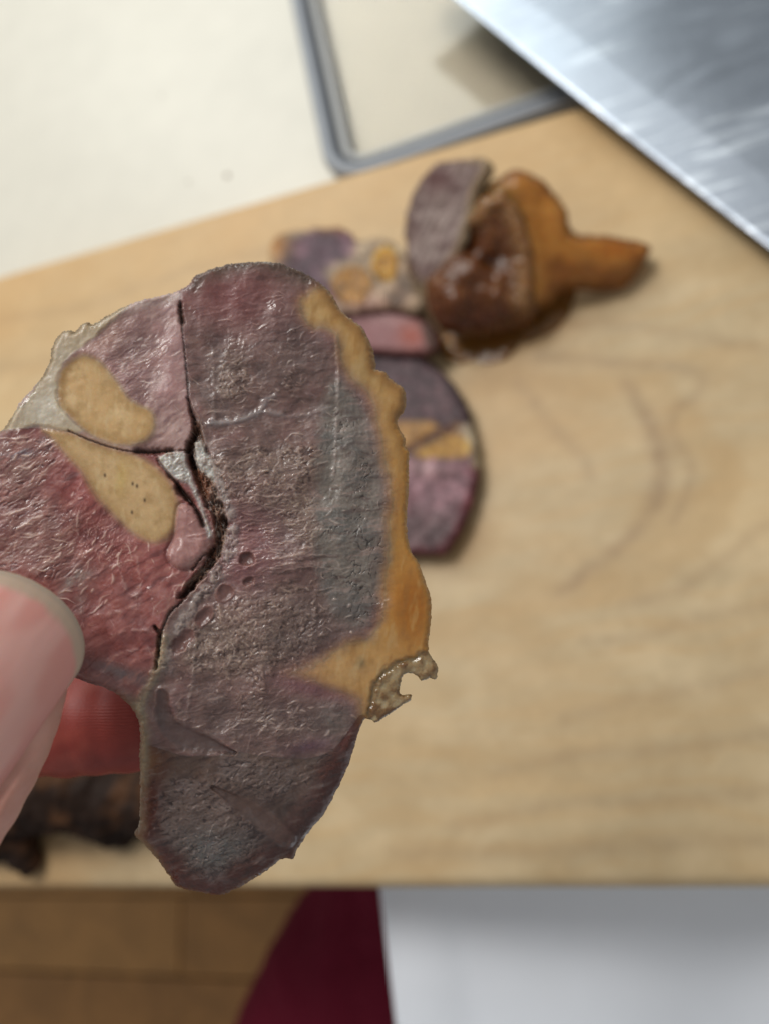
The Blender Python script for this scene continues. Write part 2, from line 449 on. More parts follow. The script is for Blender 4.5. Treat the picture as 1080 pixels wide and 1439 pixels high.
def flecks(X, Y, rng, zones, dens=.42, lo=.25, pw=1.5):
    """short torn fibres: returns a 0..1 mask; zones are (cx, cy, rx, ry, angle, spread, count, length, width)"""
    x0, y0, stp = X[0, 0], Y[0, 0], X[0, 1] - X[0, 0]; M_ = np.zeros(X.shape); W_ = np.zeros(X.shape)
    for (cx, cy, rx, ry, ang, spr, cnt, ln, wd) in zones:
        for _ in range(int(cnt * dens)):
            x, y = cx + rng.normal() * rx * .6, cy + rng.normal() * ry * .6
            a = math.radians(ang + rng.normal() * spr); L_ = ln * (.5 + 1.6 * rng.random() ** 2) * 1.25; w = wd * (.6 + .9 * rng.random() ** 2); kv = rng.normal() * .38 / max(L_, 1)
            br = lo + (1 - lo) * rng.random() ** pw; tone = rng.random()
            i0, i1 = int((y - L_ - 4 - y0) / stp), int((y + L_ + 4 - y0) / stp) + 1; j0, j1 = int((x - L_ - 4 - x0) / stp), int((x + L_ + 4 - x0) / stp) + 1
            if i0 < 0 or j0 < 0 or i1 >= X.shape[0] or j1 >= X.shape[1]: continue
            dx, dy = X[i0:i1, j0:j1] - x, Y[i0:i1, j0:j1] - y
            u = dx * math.cos(a) + dy * math.sin(a); v = -dx * math.sin(a) + dy * math.cos(a) - kv * u * u - .5 * np.sin(u * .4 + x)
            tp_ = np.clip(1 - (u / (L_ * .5)) ** 2, 0, 1)
            m = br * np.exp(-(v / (w * (.35 + .65 * tp_))) ** 2) * np.sqrt(tp_)
            W_[i0:i1, j0:j1] = np.where(m > M_[i0:i1, j0:j1], tone, W_[i0:i1, j0:j1])
            M_[i0:i1, j0:j1] = np.maximum(M_[i0:i1, j0:j1], m)
    return M_, W_
def paint_held(X, Y, e):
    rng = np.random.default_rng(12)
    GM, GT = flecks(X, Y, rng, [(380, 665, 110, 46, -12, 35, 1300, 8, 2.5), (385, 880, 112, 66, -25, 50, 1700, 7, 2.7), (300, 910, 58, 48, -30, 50, 600, 7, 2.5), (318, 530, 32, 58, -15, 40, 380, 8, 2.3), (430, 735, 60, 46, -5, 40, 600, 8, 2.4),
        (400, 520, 65, 50, -12, 40, 220, 8, 2.0), (370, 1015, 120, 40, -25, 25, 900, 11, 2.1), (380, 1090, 60, 30, -28, 25, 520, 8, 2.3), (275, 1145, 66, 52, -24, 30, 950, 8, 2.3), (310, 1190, 62, 36, -22, 25, 520, 8, 2.3),
        (25, 650, 58, 46, -32, 14, 480, 16, 2.4), (40, 752, 84, 55, -28, 16, 850, 15, 2.4), (350, 760, 80, 55, -7, 14, 350, 16, 1.9)], dens=1.0, lo=.3, pw=.8)
    FL, _ = flecks(X, Y, rng, [(180, 515, 36, 40, -32, 18, 70, 12, 1.5), (215, 570, 40, 45, -35, 30, 30, 12, 1.2), (232, 460, 18, 40, -58, 12, 14, 22, 1.2),
        (140, 755, 40, 60, -48, 25, 110, 11, 1.6), (30, 650, 50, 40, -32, 14, 80, 20, 1.7), (40, 760, 70, 45, -28, 16, 110, 18, 1.7), (120, 830, 60, 50, -30, 40, 50, 13, 1.3), (220, 780, 40, 30, -60, 40, 40, 9, 1.4),
        (350, 755, 80, 60, -6, 10, 240, 30, 1.5), (340, 705, 60, 20, -5, 14, 90, 22, 1.5), (360, 620, 90, 30, -10, 14, 50, 20, 1.1), (360, 440, 90, 45, -8, 14, 40, 24, .9), (330, 520, 40, 70, -15, 40, 70, 10, 1.4), (390, 470, 90, 60, -10, 30, 70, 12, 1.2), (400, 560, 70, 40, -15, 40, 50, 11, 1.3),
        (380, 660, 100, 45, -15, 40, 160, 9, 1.5), (385, 880, 100, 60, -25, 55, 260, 8, 1.7), (300, 920, 55, 45, -30, 50, 110, 8, 1.6), (380, 1010, 110, 38, -28, 24, 150, 15, 1.5), (440, 760, 60, 60, 10, 60, 70, 9, 1.3),
        (385, 1090, 55, 26, -30, 25, 110, 8, 1.6), (270, 1150, 55, 50, -24, 30, 170, 8, 1.5), (310, 1190, 55, 30, -22, 25, 90, 9, 1.5), (500, 680, 30, 90, 70, 50, 60, 7, 1.0)])
    n1 = fbm(X / 55, Y / 55, 1, 4); n2 = fbm(X / 14, Y / 14, 2, 3); n3 = fbm(X / 4, Y / 4, 3, 2); n4 = fbm(X / 90, Y / 90, 4, 2)
    wx = X + 7 * fbm(X / 30, Y / 30, 11, 3); wy = Y + 7 * fbm(X / 30, Y / 30, 12, 3)
    wx2 = X + 3 * fbm(X / 12, Y / 12, 13, 2); wy2 = Y + 3 * fbm(X / 12, Y / 12, 14, 2)
    # which muscle (0 upper, 1 red left, 2 large right, 3 lower lobe)
    crev_line = [(250, 400), (254, 430), (258, 470), (262, 520), (266, 560), (285, 605), (300, 660), (312, 710), (312, 760), (296, 795), (262, 838), (240, 862), (228, 888), (222, 915), (222, 935), (214, 960), (196, 985)]
    cl = smooth_line(crev_line, 4)
    xb = np.interp(Y, cl[:, 1], cl[:, 0])
    left = X < xb
    up = Y < np.interp(X, [-80, 0, 60, 98, 133, 166, 193, 240, 262], [600, 604, 601, 606, 621, 630, 634, 634, 630])
    seam_d = [(195, 1040), (222, 1052), (262, 1062), (300, 1062), (330, 1056), (370, 1062), (430, 1066), (470, 1050), (505, 1005)]
    sl = smooth_line(seam_d, 4)
    low = (Y > np.interp(X, sl[:, 0], sl[:, 1])) & ~(left & (Y < 940))
    mA = ss(6, -6, sd_ := np.where(left & up, -8., 8.)); mB = np.where(left & ~up & (Y < 990), 1., 0.)
    mA = np.where(left & up, 1., 0.); mD = np.where(low, 1., 0.); mC = 1 - np.maximum(np.maximum(mA, mB), mD)
    reg = np.where(mA > 0, 0, np.where(mB > 0, 1, np.where(mD > 0, 3, 2)))
    h = 11 * n4 + 3.0 * n1
    rough = np.full(X.shape, .52) + .1 * n2 - .24 * ss(.0, .4, fbm(X / 26, Y / 26, 98, 3))
    sss = np.zeros(X.shape); coat = .08 + .6 * ss(.08, .5, fbm(X / 26, Y / 26, 97, 3))
    shp = X.shape
    # ---------------- large right muscle
    C = np.broadcast_to(np.array([134., 104., 97.]), shp + (3,)).copy()
    C = mix(C, (156, 114, 112), ss(-.1, .5, n1) * .7)
    C = mix(C, (114, 94, 90), ss(.0, .5, -n1) * .6)
    C = mix(C, (134, 96, 88), blob(X, Y, 340, 410, 95, 50) * .75)
    C = mix(C, (150, 105, 108), blob(X, Y, 335, 770, 60, 60) * .7)
    C = mix(C, (150, 104, 108), blob(X, Y, 510, 620, 22, 90) * .6)
    fm = np.clip(1.15 * blob(X, Y, 375, 665, 95, 42, -8) + 1.1 * blob(X, Y, 385, 880, 100, 62, -12) + .9 * blob(X, Y, 318, 530, 28, 55)
                 + .9 * blob(X, Y, 430, 735, 55, 42) + .5 * blob(X, Y, 400, 520, 60, 60) + .7 * blob(X, Y, 300, 905, 60, 45)
                 + .6 * blob(X, Y, 370, 1015, 110, 38) + .65 * n1 - .05, 0, 1)
    fm = ss(.25, .7, fm)
    gm = ss(-14, 12, -sd_poly(X + 6 * n2, Y + 6 * n2, [(470,530),(515,575),(536,640),(543,720),(543,790),(530,850),(500,885),(462,850),(446,770),(448,660),(452,590)], 3))
    gm = np.maximum(gm, .85 * blob(X, Y, 470, 1010, 30, 30))
    # crumbly fibre ends
    u, v = rot(wx2 + 2.0 * n3, wy2 + 2.0 * n3, -14)
    bl = billow(u / 15, v / 10, 5, 3); bl2 = billow(u / 6 + 7, v / 4.2, 6, 2)
    crumb = np.clip(GM * (.45 + .7 * GT) + .12 * bl2, 0, 1); crease = ss(.42, .08, GM) * ss(.0, .3, bl)
    gsm = GM
    pat = fbm(X / 24, Y / 24, 7, 2)
    u, v = rot(wx2 + 3 * n2, wy2 + 3 * n2, -8)
    st = ridged(u / 46, v / 6.0, 31, 2.4); st2 = ridged(rot(wx, wy, -16)[0] / 30, rot(wx, wy, -16)[1] / 4.2, 32, 3.0)
    stm = np.clip(blob(X, Y, 350, 755, 75, 70) * 1.15 + .25 * blob(X, Y, 330, 470, 70, 60) + .55 * blob(X, Y, 370, 1010, 95, 42) + .5 * pat, 0, 1)
    C = mix(C, (140, 117, 104), fm * .5)
    C = mix(C, mix(np.broadcast_to(np.array([126., 102., 92.]), shp + (3,)).copy(), (182, 162, 144), GT ** 1.3), np.maximum(fm, .25) * GM * .8)
    C = mix(C, (82, 60, 54), fm * crease * .6)  # small shadows between the grains, painted into the colour
    fleck = ss(.62, .98, st * (.75 + .7 * n2 + .5 * pat)) * stm
    C = mix(C, (192, 168, 160), fleck * .75); C = mix(C, (102, 68, 72), stm * ss(.25, .05, st) * .35)
    hC = np.maximum(fm, .3) * (2.4 * crumb) + fm * (-.8 * crease + 2.5 * pat) + 2.2 * fleck + stm * .9 * st + (1 - fm) * (.9 * n2 + .2 * n3 + .4 * st2)
    # grey dried zone with a few fissures
    fp = ss(-.15, .25, fbm(X / 38, Y / 38, 83, 2) + .35 * blob(X, Y, 518, 790, 40, 60) - .12)
    u, v = rot(wx + 4 * n2, wy + 4 * n2, -62)
    fis = ss(.075, .0, np.abs(perlin(u / 26, v / 9, 84))) * fp
    C = mix(C, (130, 122, 112), gm * .85)
    C = mix(C, (98, 94, 90), gm * ss(-.1, .4, n1 + .4 * n2) * .7)
    C = mix(C, (158, 152, 143), gm * ss(.1, .5, n3 + .3 * n2) * .40)
    C = mix(C, (62, 55, 54), gm * fis * .75)
    hC = hC * (1 - .8 * gm) + gm * (1.6 * n1 + 1.2 * n2 - 2.4 * fis + .6 * n3)
    rough = rough + .12 * gm + .08 * fm
    k1 = None
    # web of pale connective tissue
    q1, q2, qi = cells(wx / 30, wy / 24, 19); web = ss(.05, .0, q2 - q1) * ss(-.1, .3, n2)
    C = mix(C, (172, 150, 150), web * (1 - gm) * (1 - .8 * fm) * ss(0, .35, n2 + .1) * .5)
    hC += web * .7 * (1 - fm) * ss(0, .35, n2 + .1)
    # straight knife marks
    for pts, a in (([(473, 470), (475, 520), (473, 575), (470, 650), (467, 690)], 1.0), ([(298, 488), (301, 560), (304, 640)], .5), ([(276, 905), (270, 960), (262, 1010), (254, 1035)], .8)):
        d = d_line(X + 1.5 * n3, Y, pts, 4)
        C = mix(C, (180, 164, 156), np.exp(-(d / 2.6) ** 2) * a * (.5 + .7 * n2)); hC += 3.5 * a * np.exp(-(d / 3) ** 2) * (.6 + n2)
    hC -= 2.5 * ss(478, 470, X) * ss(470, 500, Y) * ss(720, 650, Y) * ss(380, 460, X)
    # ---------------- upper-left muscle
    A = np.broadcast_to(np.array([166., 130., 124.]), shp + (3,)).copy()
    A = mix(A, (182, 140, 138), ss(-.1, .5, n1) * .7)
    A = mix(A, (146, 112, 108), ss(0, .45, -n1) * .7)
    A = mix(A, (190, 158, 148), blob(X, Y, 232, 600, 34, 26) * .8)
    A = mix(A, (170, 150, 140), ss(24, 4, e) * .8)
    A = mix(A, (172, 124, 104), blob(X, Y, 140, 470, 36, 22, -30) * .6)
    sa = ridged(rot(wx2, wy2, -28)[0] / 18, rot(wx2, wy2, -28)[1] / 4.2, 41, 2.6); sam = np.clip(blob(X, Y, 178, 515, 36, 50) * 1.3 + .3 * n2 + .1, 0, 1)
    A = mix(A, (214, 190, 186), sam * ss(.55, .95, sa * (.8 + n2)) * .8)
    A = mix(A, (206, 178, 174), web * .5 * ss(-.2, .3, n1 + .15))
    hA = sam * 1.6 * sa + .9 * n2 + .2 * n3 + .5 * web
    # ---------------- red left muscle
    B = np.broadcast_to(np.array([150., 92., 87.]), shp + (3,)).copy()
    B = mix(B, (128, 76, 74), ss(0, .45, -n1) * .7)
    B = mix(B, (168, 98, 92), np.clip(blob(X, Y, 200, 790, 60, 40) + .4 * n1, 0, 1) * .8)
    B = mix(B, (156, 76, 72), blob(X, Y, 110, 680, 28, 55, -40) * .7)
    bfm = ss(.2, .75, np.clip(blob(X, Y, 25, 650, 50, 45) * 1.1 + blob(X, Y, 40, 745, 80, 50, -25) + .4 * blob(X, Y, 120, 800, 40, 30) + .7 * n1, 0, 1))
    u, v = rot(wx2 + 2 * n3, wy2 + 2 * n3, -30)
    bb = billow(u / 20, v / 6.5, 51, 3); sb = ridged(u / 34, v / 5.4, 52, 2.2); bc = ss(.4, .08, GM) * ss(0, .3, bb); bt = GM * (.4 + .7 * GT)
    B = mix(B, (144, 116, 106), bfm * (.25 + .6 * bt)); B = mix(B, (182, 158, 148), bfm * ss(.6, 1.0, sb * (.8 + .8 * n2)) * .7)
    B = mix(B, (78, 48, 48), bfm * bc * .6)  # shade in the gaps of the red muscle, painted dark
    fl = ridged(rot(wx, wy, -50)[0] / 15, rot(wx, wy, -50)[1] / 4.5, 55, 3); flm = np.clip(1.3 * blob(X, Y, 140, 755, 34, 55, -40) + .2 * n2, 0, 1)
    B = mix(B, (205, 168, 158), flm * ss(.55, .95, fl * (.75 + n2)) * .85)
    B = mix(B, (188, 150, 142), web * .55 * ss(640, 820, Y))
    B = mix(B, (168, 158, 150), np.clip(blob(X, Y, 108, 815, 22, 12, -25) + .7 * blob(X, Y, 85, 835, 26, 7, -50) + .7 * blob(X, Y, 112, 845, 8, 22), 0, 1) * (.6 + .6 * n2))
    B = mix(B, (150, 140, 146), blob(X, Y, 20, 640, 40, 9, -12) * (.4 + n2))
    B = mix(B, (140, 108, 104), ss(26, 4, e) * .8); B = mix(B, (132, 124, 124), blob(X, Y, 165, 945, 55, 12, 18) * .8)
    hB = bfm * (.8 * sb + 2.0 * bt - .9 * bc) + flm * 1.8 * fl + .9 * n2 + .2 * n3 + web * .6 + 2.5 * blob(X, Y, 108, 815, 22, 14, -25)
    for pts in ([(166, 788), (172, 815), (188, 838), (205, 822)], [(190, 838), (225, 820), (258, 800)], [(193, 780), (196, 808), (205, 825)], [(158, 893), (190, 885), (216, 888)], [(150, 925), (180, 915), (212, 912)], [(140, 865), (175, 858), (215, 842)]):
        d = d_line(wx2, wy2, pts, 4); mm = np.exp(-(d / (2.2 + 1.8 * np.clip(n2, -.5, 1))) ** 2) * ss(-.35, .2, n2); B = mix(B, (196, 164, 156), mm * .5); hB += 1.5 * mm
    # ---------------- lower lobe
    D = np.broadcast_to(np.array([114., 91., 80.]), shp + (3,)).copy()
    D = mix(D, (132, 112, 108), ss(-.1, .5, n1) * .6)
    dgr = np.clip(blob(X, Y, 300, 1195, 62, 34, -8) * 1.15 + .9 * blob(X, Y, 462, 1055, 22, 52, 15) + .25 * n1, 0, 1)
    u, v = rot(wx2, wy2, -24)
    db = billow(u / 13, v / 7.5, 61, 3); dt = GM * (.4 + .7 * GT); dc = ss(.4, .08, GM) * ss(0, .3, db)
    dfm = ss(.1, .6, np.clip(blob(X, Y, 380, 1090, 55, 28) + blob(X, Y, 270, 1140, 55, 45) + blob(X, Y, 310, 1190, 55, 35) + .5 * n1, 0, 1))
    D = mix(D, (148, 130, 124), dfm * (.15 + .65 * dt)); D = mix(D, (62, 48, 48), dfm * dc * .65)  # pale grains, with the shade between them painted in
    D = mix(D, (112, 113, 111), dgr * (.45 + .45 * dt)); D = mix(D, (62, 60, 62), dgr * ss(.06, 0, np.abs(perlin(wx / 24, wy / 10, 63))) * .6)
    D = mix(D, (96, 50, 42), ss(52, 16, e + 12 * n1) * .88); D = mix(D, (122, 74, 62), ss(30, 10, e) * blob(X, Y, 220, 1215, 45, 40) * .8)
    D = mix(D, (142, 98, 62), blob(X, Y, 213, 1070, 16, 24) * .85)
    hD = np.maximum(dfm, .3) * (2.2 * dt - .8 * dc) + .9 * n2 + .2 * n3 + dgr * 1.5 * n2 - dgr * 2 * ss(.06, 0, np.abs(perlin(wx / 24, wy / 10, 63)))
    def streak(ang, a, b_, sd_):
        u, v = rot(wx, wy, ang); return fbm(u / a, v / b_, sd_, 4)
    for (arr, ang, hi_, lo_) in ((C, -9, (172, 144, 134), (86, 65, 61)), (A, -35, (210, 178, 170), (128, 94, 94)), (B, -34, (188, 134, 124), (102, 56, 56)), (D, -22, (150, 131, 123), (62, 46, 43))):
        sk_ = streak(ang, 60, 7, 120 + int(-ang)); bl_ = fbm(X / 22, Y / 22, 140 - int(ang), 3)
        arr[:] = mix(arr, hi_, ss(.08, .55, sk_ + .45 * bl_) * .55); arr[:] = mix(arr, lo_, ss(.08, .55, -sk_ - .45 * bl_) * .55)
    C = mix(C, (92, 74, 71), np.clip(blob(X, Y, 450, 900, 70, 60) * .6 + blob(X, Y, 400, 1010, 120, 40) * .5 + .45 * blob(X, Y, 430, 470, 50, 60), 0, 1)); C = mix(C, (146, 90, 86), blob(X, Y, 320, 420, 60, 35) * .45)
    D = mix(D, (76, 60, 57), blob(X, Y, 400, 1150, 70, 60) * .55)
    A = mix(A, (232, 214, 206), FL * .95); B = mix(B, (222, 196, 182), FL * .9); C = mix(C, (206, 184, 172), FL * .68); D = mix(D, (172, 154, 146), FL * .6)
    C = C * .95; D = D * .95; C = mix(C, (150, 92, 92), np.clip(.5 * blob(X, Y, 330, 420, 70, 45) + .45 * blob(X, Y, 335, 765, 45, 70) + .35 * blob(X, Y, 460, 960, 60, 25), 0, 1))
    hA = .5 * hA + 1.1 * FL; hB = .48 * hB + 1.1 * FL; hC = .62 * hC + 1.3 * FL; hD = .6 * hD + 1.1 * FL
    coat = coat * (1 - .45 * (mA + mB))
    col = A * mA[..., None] + B * mB[..., None] + C * mC[..., None] + D * mD[..., None]
    h = h + hA * mA + hB * mB + hC * mC + hD * mD
    # ---------------- border crust, membrane and fat
    top = ss(262, 285, X) * ss(480, 440, X) * ss(470, 420, Y)
    col = mix(col, (62, 50, 40), ss(17, 3, e + 6 * n2) * top); h += 3 * top * ss(12, 3, e) * (n3 + .4)
    col = mix(col, (112, 88, 76), ss(34, 8, e + 6 * n1) * top * .6)
    mem = ss(960, 1000, Y) * ss(250, 200, X)
    col = mix(col, (158, 138, 110), ss(26, 6, e + 4 * n2) * mem * .85)
    col = mix(col, (140, 122, 100), ss(9, 1, e) * ss(1100, 1180, Y) * .5)
    fat = ss(4, -9, sd_poly(X + 3 * n2, Y + 3 * n2, FATR, 3)) * (mA + (Y < 625))
    fat = np.clip(fat, 0, 1)
    col = mix(col, (186, 166, 138), fat); col = mix(col, (206, 194, 174), fat * np.clip(ss(-.1, .4, n1) * .5 + blob(X, Y, 55, 575, 35, 22, -40) * .8, 0, 1))
    col = mix(col, (120, 98, 68), fat * ss(10, 1, e + 3 * n2) * .75)
    h = h * (1 - .6 * fat) + fat * (.7 * n2 + 1.0)
    reg = np.where(fat > .5, 4, reg)
    # ---------------- gelatin rim
    gs = sd_poly(X + 3 * n2, Y + 3 * n2, GEL, 3)
    gel = ss(15, -16, gs + 6 * n1) * (1 - .55 * ss(480, 405, X) * ss(880, 920, Y)); inner = ss(26, 0, np.abs(gs)) * (gs > 0)
    col = mix(col, (140, 88, 80), inner * .22 * (mC + .5 * mD))
    G = np.broadcast_to(np.array([192., 148., 88.]), shp + (3,)).copy()
    G = mix(G, (196, 160, 104), ss(-.1, .5, n1) * .6)
    G = mix(G, (200, 168, 118), blob(X, Y, 440, 440, 26, 22) * .7)
    G = mix(G, (176, 148, 100), blob(X, Y, 515, 520, 26, 60, 25) * .6)
    G = mix(G, (172, 104, 24), np.clip(blob(X, Y, 578, 850, 36, 62) * 1.1, 0, 1) * .9)
    G = mix(G, (176, 118, 40), blob(X, Y, 560, 720, 22, 90) * .55)
    G = mix(G, (194, 152, 98), blob(X, Y, 485, 945, 60, 30, -14) * .9)
    G = mix(G, (104, 72, 34), ss(14, 1, e + 4 * n2) * ss(640, 560, Y) * .55)
    G = mix(G, (140, 96, 40), ss(9, 1, e) * .5); G = mix(G, (110, 92, 62), blob(X, Y, 508, 932, 7, 9) * .6)
    gn = fbm((X + Y * .15) / 16, Y / 46, 95, 3); G = mix(G, (156, 108, 50), ss(.05, .5, gn) * .4); G = mix(G, (206, 178, 132), ss(.05, .5, -gn) * .4); G = mix(G, (150, 108, 56), ss(22, 6, e) * ss(760, 640, Y) * .75)
    G = mix(G, (196, 138, 52), np.exp(-((e - 5) / 4) ** 2) * ss(560, 640, Y) * .7)
    col = mix(col, G, gel)
    h = h * (1 - gel) + gel * (1 + 1.6 * n1 + .35 * n2 + 2 * blob(X, Y, 575, 850, 30, 60))
    reg = np.where(gel > .5, 5, reg)
    # ragged brown scrap at the corner
    scs = sd_poly(X + 4 * n2, Y + 4 * n2, SCR, 3); sc = ss(4, -4, scs)
    col = mix(col, (158, 132, 94), sc); col = mix(col, (112, 78, 44), sc * ss(.1, .6, n2 + .1 + .45 * ss(965, 1010, Y)) * .8); col = mix(col, (190, 172, 138), sc * ss(.1, .5, -n2) * .6)
    h = h + sc * (-3 + 2.4 * n2 + .4 * n3) - 3 * np.exp(-(scs / 4) ** 2)
    reg = np.where(sc > .5, 6, reg)
    # ---------------- tendons
    for k, (poly, c1, c2) in enumerate(((T1, (216, 178, 126), (230, 198, 150)), (T2, (214, 180, 132), (206, 172, 126)))):
        ts = sd_poly(X + 2 * n2, Y + 2 * n2, poly, 3)
        soft = np.where(k == 1, ss(90, 180, X) * 0 + 1, 1)
        t = ss(9 if k else 6, -7, ts); rimk = np.exp(-((ts + 6) / 7) ** 2)
        cc = mix(np.broadcast_to(np.array(c1, float), shp + (3,)).copy(), c2, ss(-.2, .5, n1))
        cc = mix(cc, (160, 122, 74), rimk * (.3 + (.5 * ss(125, 90, X) if k == 0 else 0)))
        vein = ss(-.1, .5, fbm(X / 20, Y / 20, 91 + k, 4)); cc = mix(cc, (172, 138, 90), vein * .4); cc = mix(cc, (226, 202, 158), ss(.05, .5, fbm(X / 12, Y / 30, 94 + k, 3)) * .35)
        if k == 1:
            cc = mix(cc, (212, 180, 112), blob(X, Y, 172, 672, 9, 26, 8) * .6)
            for (x_, y_) in ((187, 680), (193, 683), (204, 703), (186, 720), (148, 668)):
                cc = mix(cc, (70, 52, 34), np.exp(-((X - x_) ** 2 + (Y - y_) ** 2 * .4) / 2.6) * .8)
        col = mix(col, cc, t)
        h = h * (1 - t) + t * (.2 + .8 * ss(0, 40, -ts) + .9 * n1 + .25 * n2)
        reg = np.where(t > .5, 7 + k, reg)
    # ---------------- folded pink bundle beside the crevice
    fs = sd_poly(X, Y, FOLD, 3); fo = ss(3, -3, fs)
    lam = np.sin((np.hypot((X - 258) * 1.1, (Y - 790) * .55)) * .75 + 3 * n1)
    col = mix(col, mix(np.broadcast_to(np.array([170., 126., 120.]), shp + (3,)).copy(), (190, 152, 144), ss(.2, 1, lam) * .25), fo * .9)
    h = h + fo * (3 + 4 * ss(0, 16, -fs) + .15 * lam) - 3 * np.exp(-(fs / 3) ** 2)
    # ---------------- crevices and connective tissue
    ct = np.zeros(shp)
    for pts, w, dp, a in (
        ([(253, 424), (257, 470), (262, 520), (266, 562)], 1.1, 2.5, .5), ([(253, 428), (254, 440), (256, 452)], 3.0, 5, .7),
        ([(96, 605), (133, 621), (166, 631), (190, 634), (236, 633), (262, 632)], 1.1, 2.5, .6), ([(192, 633), (215, 634), (240, 632)], 4, 6, .6),
        ([(222, 645), (236, 664), (250, 682), (262, 700), (275, 715), (286, 738)], 2.6, 8, .85), ([(250, 684), (258, 694), (270, 706)], 5, 8, .8),
        ([(262, 634), (268, 618), (275, 606)], 3.5, 12, .9), ([(266, 640), (272, 660), (282, 684), (292, 712)], 4, 10, .8),
        ([(298, 770), (288, 790), (262, 838), (240, 860), (229, 885), (222, 905), (224, 926)], 1.9, 5, .65),
        ([(218, 880), (226, 895), (222, 920), (219, 940)], 2.5, 8, .7), ([(270, 800), (278, 790), (290, 778)], 1.8, 5, .5)):
        d = d_line(X + 1.6 * n3, Y + 1.6 * n3, pts, 4); m = np.exp(-(d / (w * (1 + .9 * np.clip(n2, -.6, 1)))) ** 2)
        col = mix(col, (58, 38, 29), m * a); h -= dp * m; ct = np.maximum(ct, m)
    dk = sd_poly(X + 3 * n2, Y + 3 * n2, DARK, 3); dm = ss(3, -4, dk)
    SF, ST = flecks(X, Y, rng, [(280, 620, 8, 40, 68, 10, 60, 22, 1.6), (300, 690, 12, 50, 70, 10, 110, 24, 1.7), (308, 760, 10, 40, 95, 14, 80, 18, 1.6), (285, 810, 18, 22, 128, 14, 70, 18, 1.6), (240, 870, 14, 30, 118, 16, 60, 16, 1.5), (226, 920, 8, 24, 95, 16, 40, 14, 1.4)], dens=1.0, lo=.3)
    near = ss(9, -3, dk)
    col = mix(col, (58, 36, 27), dm * .92); col = mix(col, (118, 74, 50), dm * ss(.1, .5, n2 + .25 * n3) * .7)
    col = mix(col, mix(np.broadcast_to(np.array([120., 80., 60.]), shp + (3,)).copy(), (206, 196, 184), ST), SF * np.maximum(near, .45) * .9)
    h = h - dm * (12 - 6 * n2 - 4 * n3) + SF * near * 4; ct = np.maximum(ct, dm)
    for poly, dz in ((W1, 3), (W2, -3)):
        w = ss(3, -4, sd_poly(X + 2.5 * n2, Y + 2.5 * n2, poly, 3))
        col = mix(col, (204, 200, 192), w * .95); col = mix(col, (138, 122, 112), w * ss(.0, .5, n2 + .3 * n3) * .7)
        h = h * (1 - w) + w * (dz + 2.6 * n2 + 1.8 * n3); ct = np.maximum(ct, w)
    br = ss(4, -4, sd_poly(X + 2 * n3, Y + 2 * n3, [(270, 658), (282, 662), (293, 678), (296, 700), (288, 700), (278, 680)], 3))
    col = mix(col, (118, 76, 56), br * .9); h += br * (5 + 4 * n2)
    d = d_line(X + 2 * n2, Y + 2 * n2, [(294, 625), (304, 660), (312, 690), (322, 718), (327, 742), (324, 776), (308, 805), (284, 834), (260, 866), (244, 905), (232, 935)], 4)
    m = np.exp(-(d / (8.5 * (1 + .7 * n2))) ** 2) * ss(580, 690, Y) * ss(-.6, .2, n2 + n3 * .3)
    col = mix(col, (176, 162, 154), m * .8); h = h * (1 - m) + m * (1.5 + 2 * n2); ct = np.maximum(ct, m)
    d = d_line(X + 2 * n2, Y + 2 * n2, [(232, 898), (226, 925), (214, 955), (196, 992), (200, 1040), (197, 1100)], 4); m = np.exp(-(d / 8) ** 2)
    col = mix(col, (172, 156, 128), m * .75); h += m * 3 * (1 + n2); ct = np.maximum(ct, m * .8)
    reg = np.where(ct > .5, 9, reg)
    # smooth hollows of small vessels
    for (x_, y_, rx, ry, dg) in ((347, 786, 13, 9, 0), (349, 817, 9, 7, -30), (316, 832, 19, 12, -38), (287, 866, 17, 12, -48), (256, 902, 20, 11, -48), (229, 982, 10, 15, 0)):
        u, v = rot(X - x_, Y - y_, dg); q = np.hypot(u / rx, v / ry) + .35 * n2 + .12 * np.sin(np.arctan2(v, u) * 2 + x_); m = ss(1.15, .78, q)
        col = mix(col, (124, 88, 82), m * .85); h = h * (1 - m) + m * (-5.0 * np.clip(1 - q * q, 0, 1) - .5)
        col = mix(col, (168, 136, 130), np.exp(-((q - 1.12) / .16) ** 2) * .22)
        rough = rough * (1 - m) + .42 * m; reg = np.where(m > .5, 2, reg)
    col = mix(col, (100, 72, 84), blob(X, Y, 435, 1048, 30, 9, -12) * .7); col = mix(col, (118, 80, 86), blob(X, Y, 440, 968, 48, 9, 14) * .7)
    for pts, c_, dp in (([(228, 977, 10), (230, 1000, 11), (238, 1022, 14), (262, 1038, 18), (290, 1046, 13), (318, 1054, 5), (332, 1058, 2)], (108, 90, 86), 6),
                        ([(298, 1106, 3), (322, 1120, 8), (350, 1138, 12), (380, 1160, 14), (404, 1182, 11)], (108, 84, 76), 4.5)):
        q = d_taper(X + 3 * n2, Y + 3 * n2, pts); m = ss(1.4, .6, q)
        col = mix(col, c_, m * .6); h = h * (1 - m) + m * (-dp * .7 * np.clip(1 - q * q, 0, 1) + .8 * n2); rough = rough * (1 - m) + .5 * m
    # glossy strip of silverskin, paler at the left for a painted glint
    d = np.minimum(d_line(X, Y + 2 * n2, [(292, 596), (318, 594), (341, 589), (368, 577), (400, 583), (430, 580), (465, 571)], 4), d_line(X, Y, [(362, 580), (371, 570), (374, 561), (386, 555)], 3))
    m = np.exp(-(d / (4.2 * (1 + .9 * n2))) ** 2) * (1 - .6 * ss(350, 420, X)); col = mix(col, (164, 154, 152), m * .8); h += 2.4 * m; rough = rough - .3 * m; coat = coat + .7 * m
    # rounding at the outline, heavier round the lower lobe
    r = 11 + 22 * ss(1020, 1120, Y) + 6 * ss(240, 200, X) * ss(980, 1020, Y)
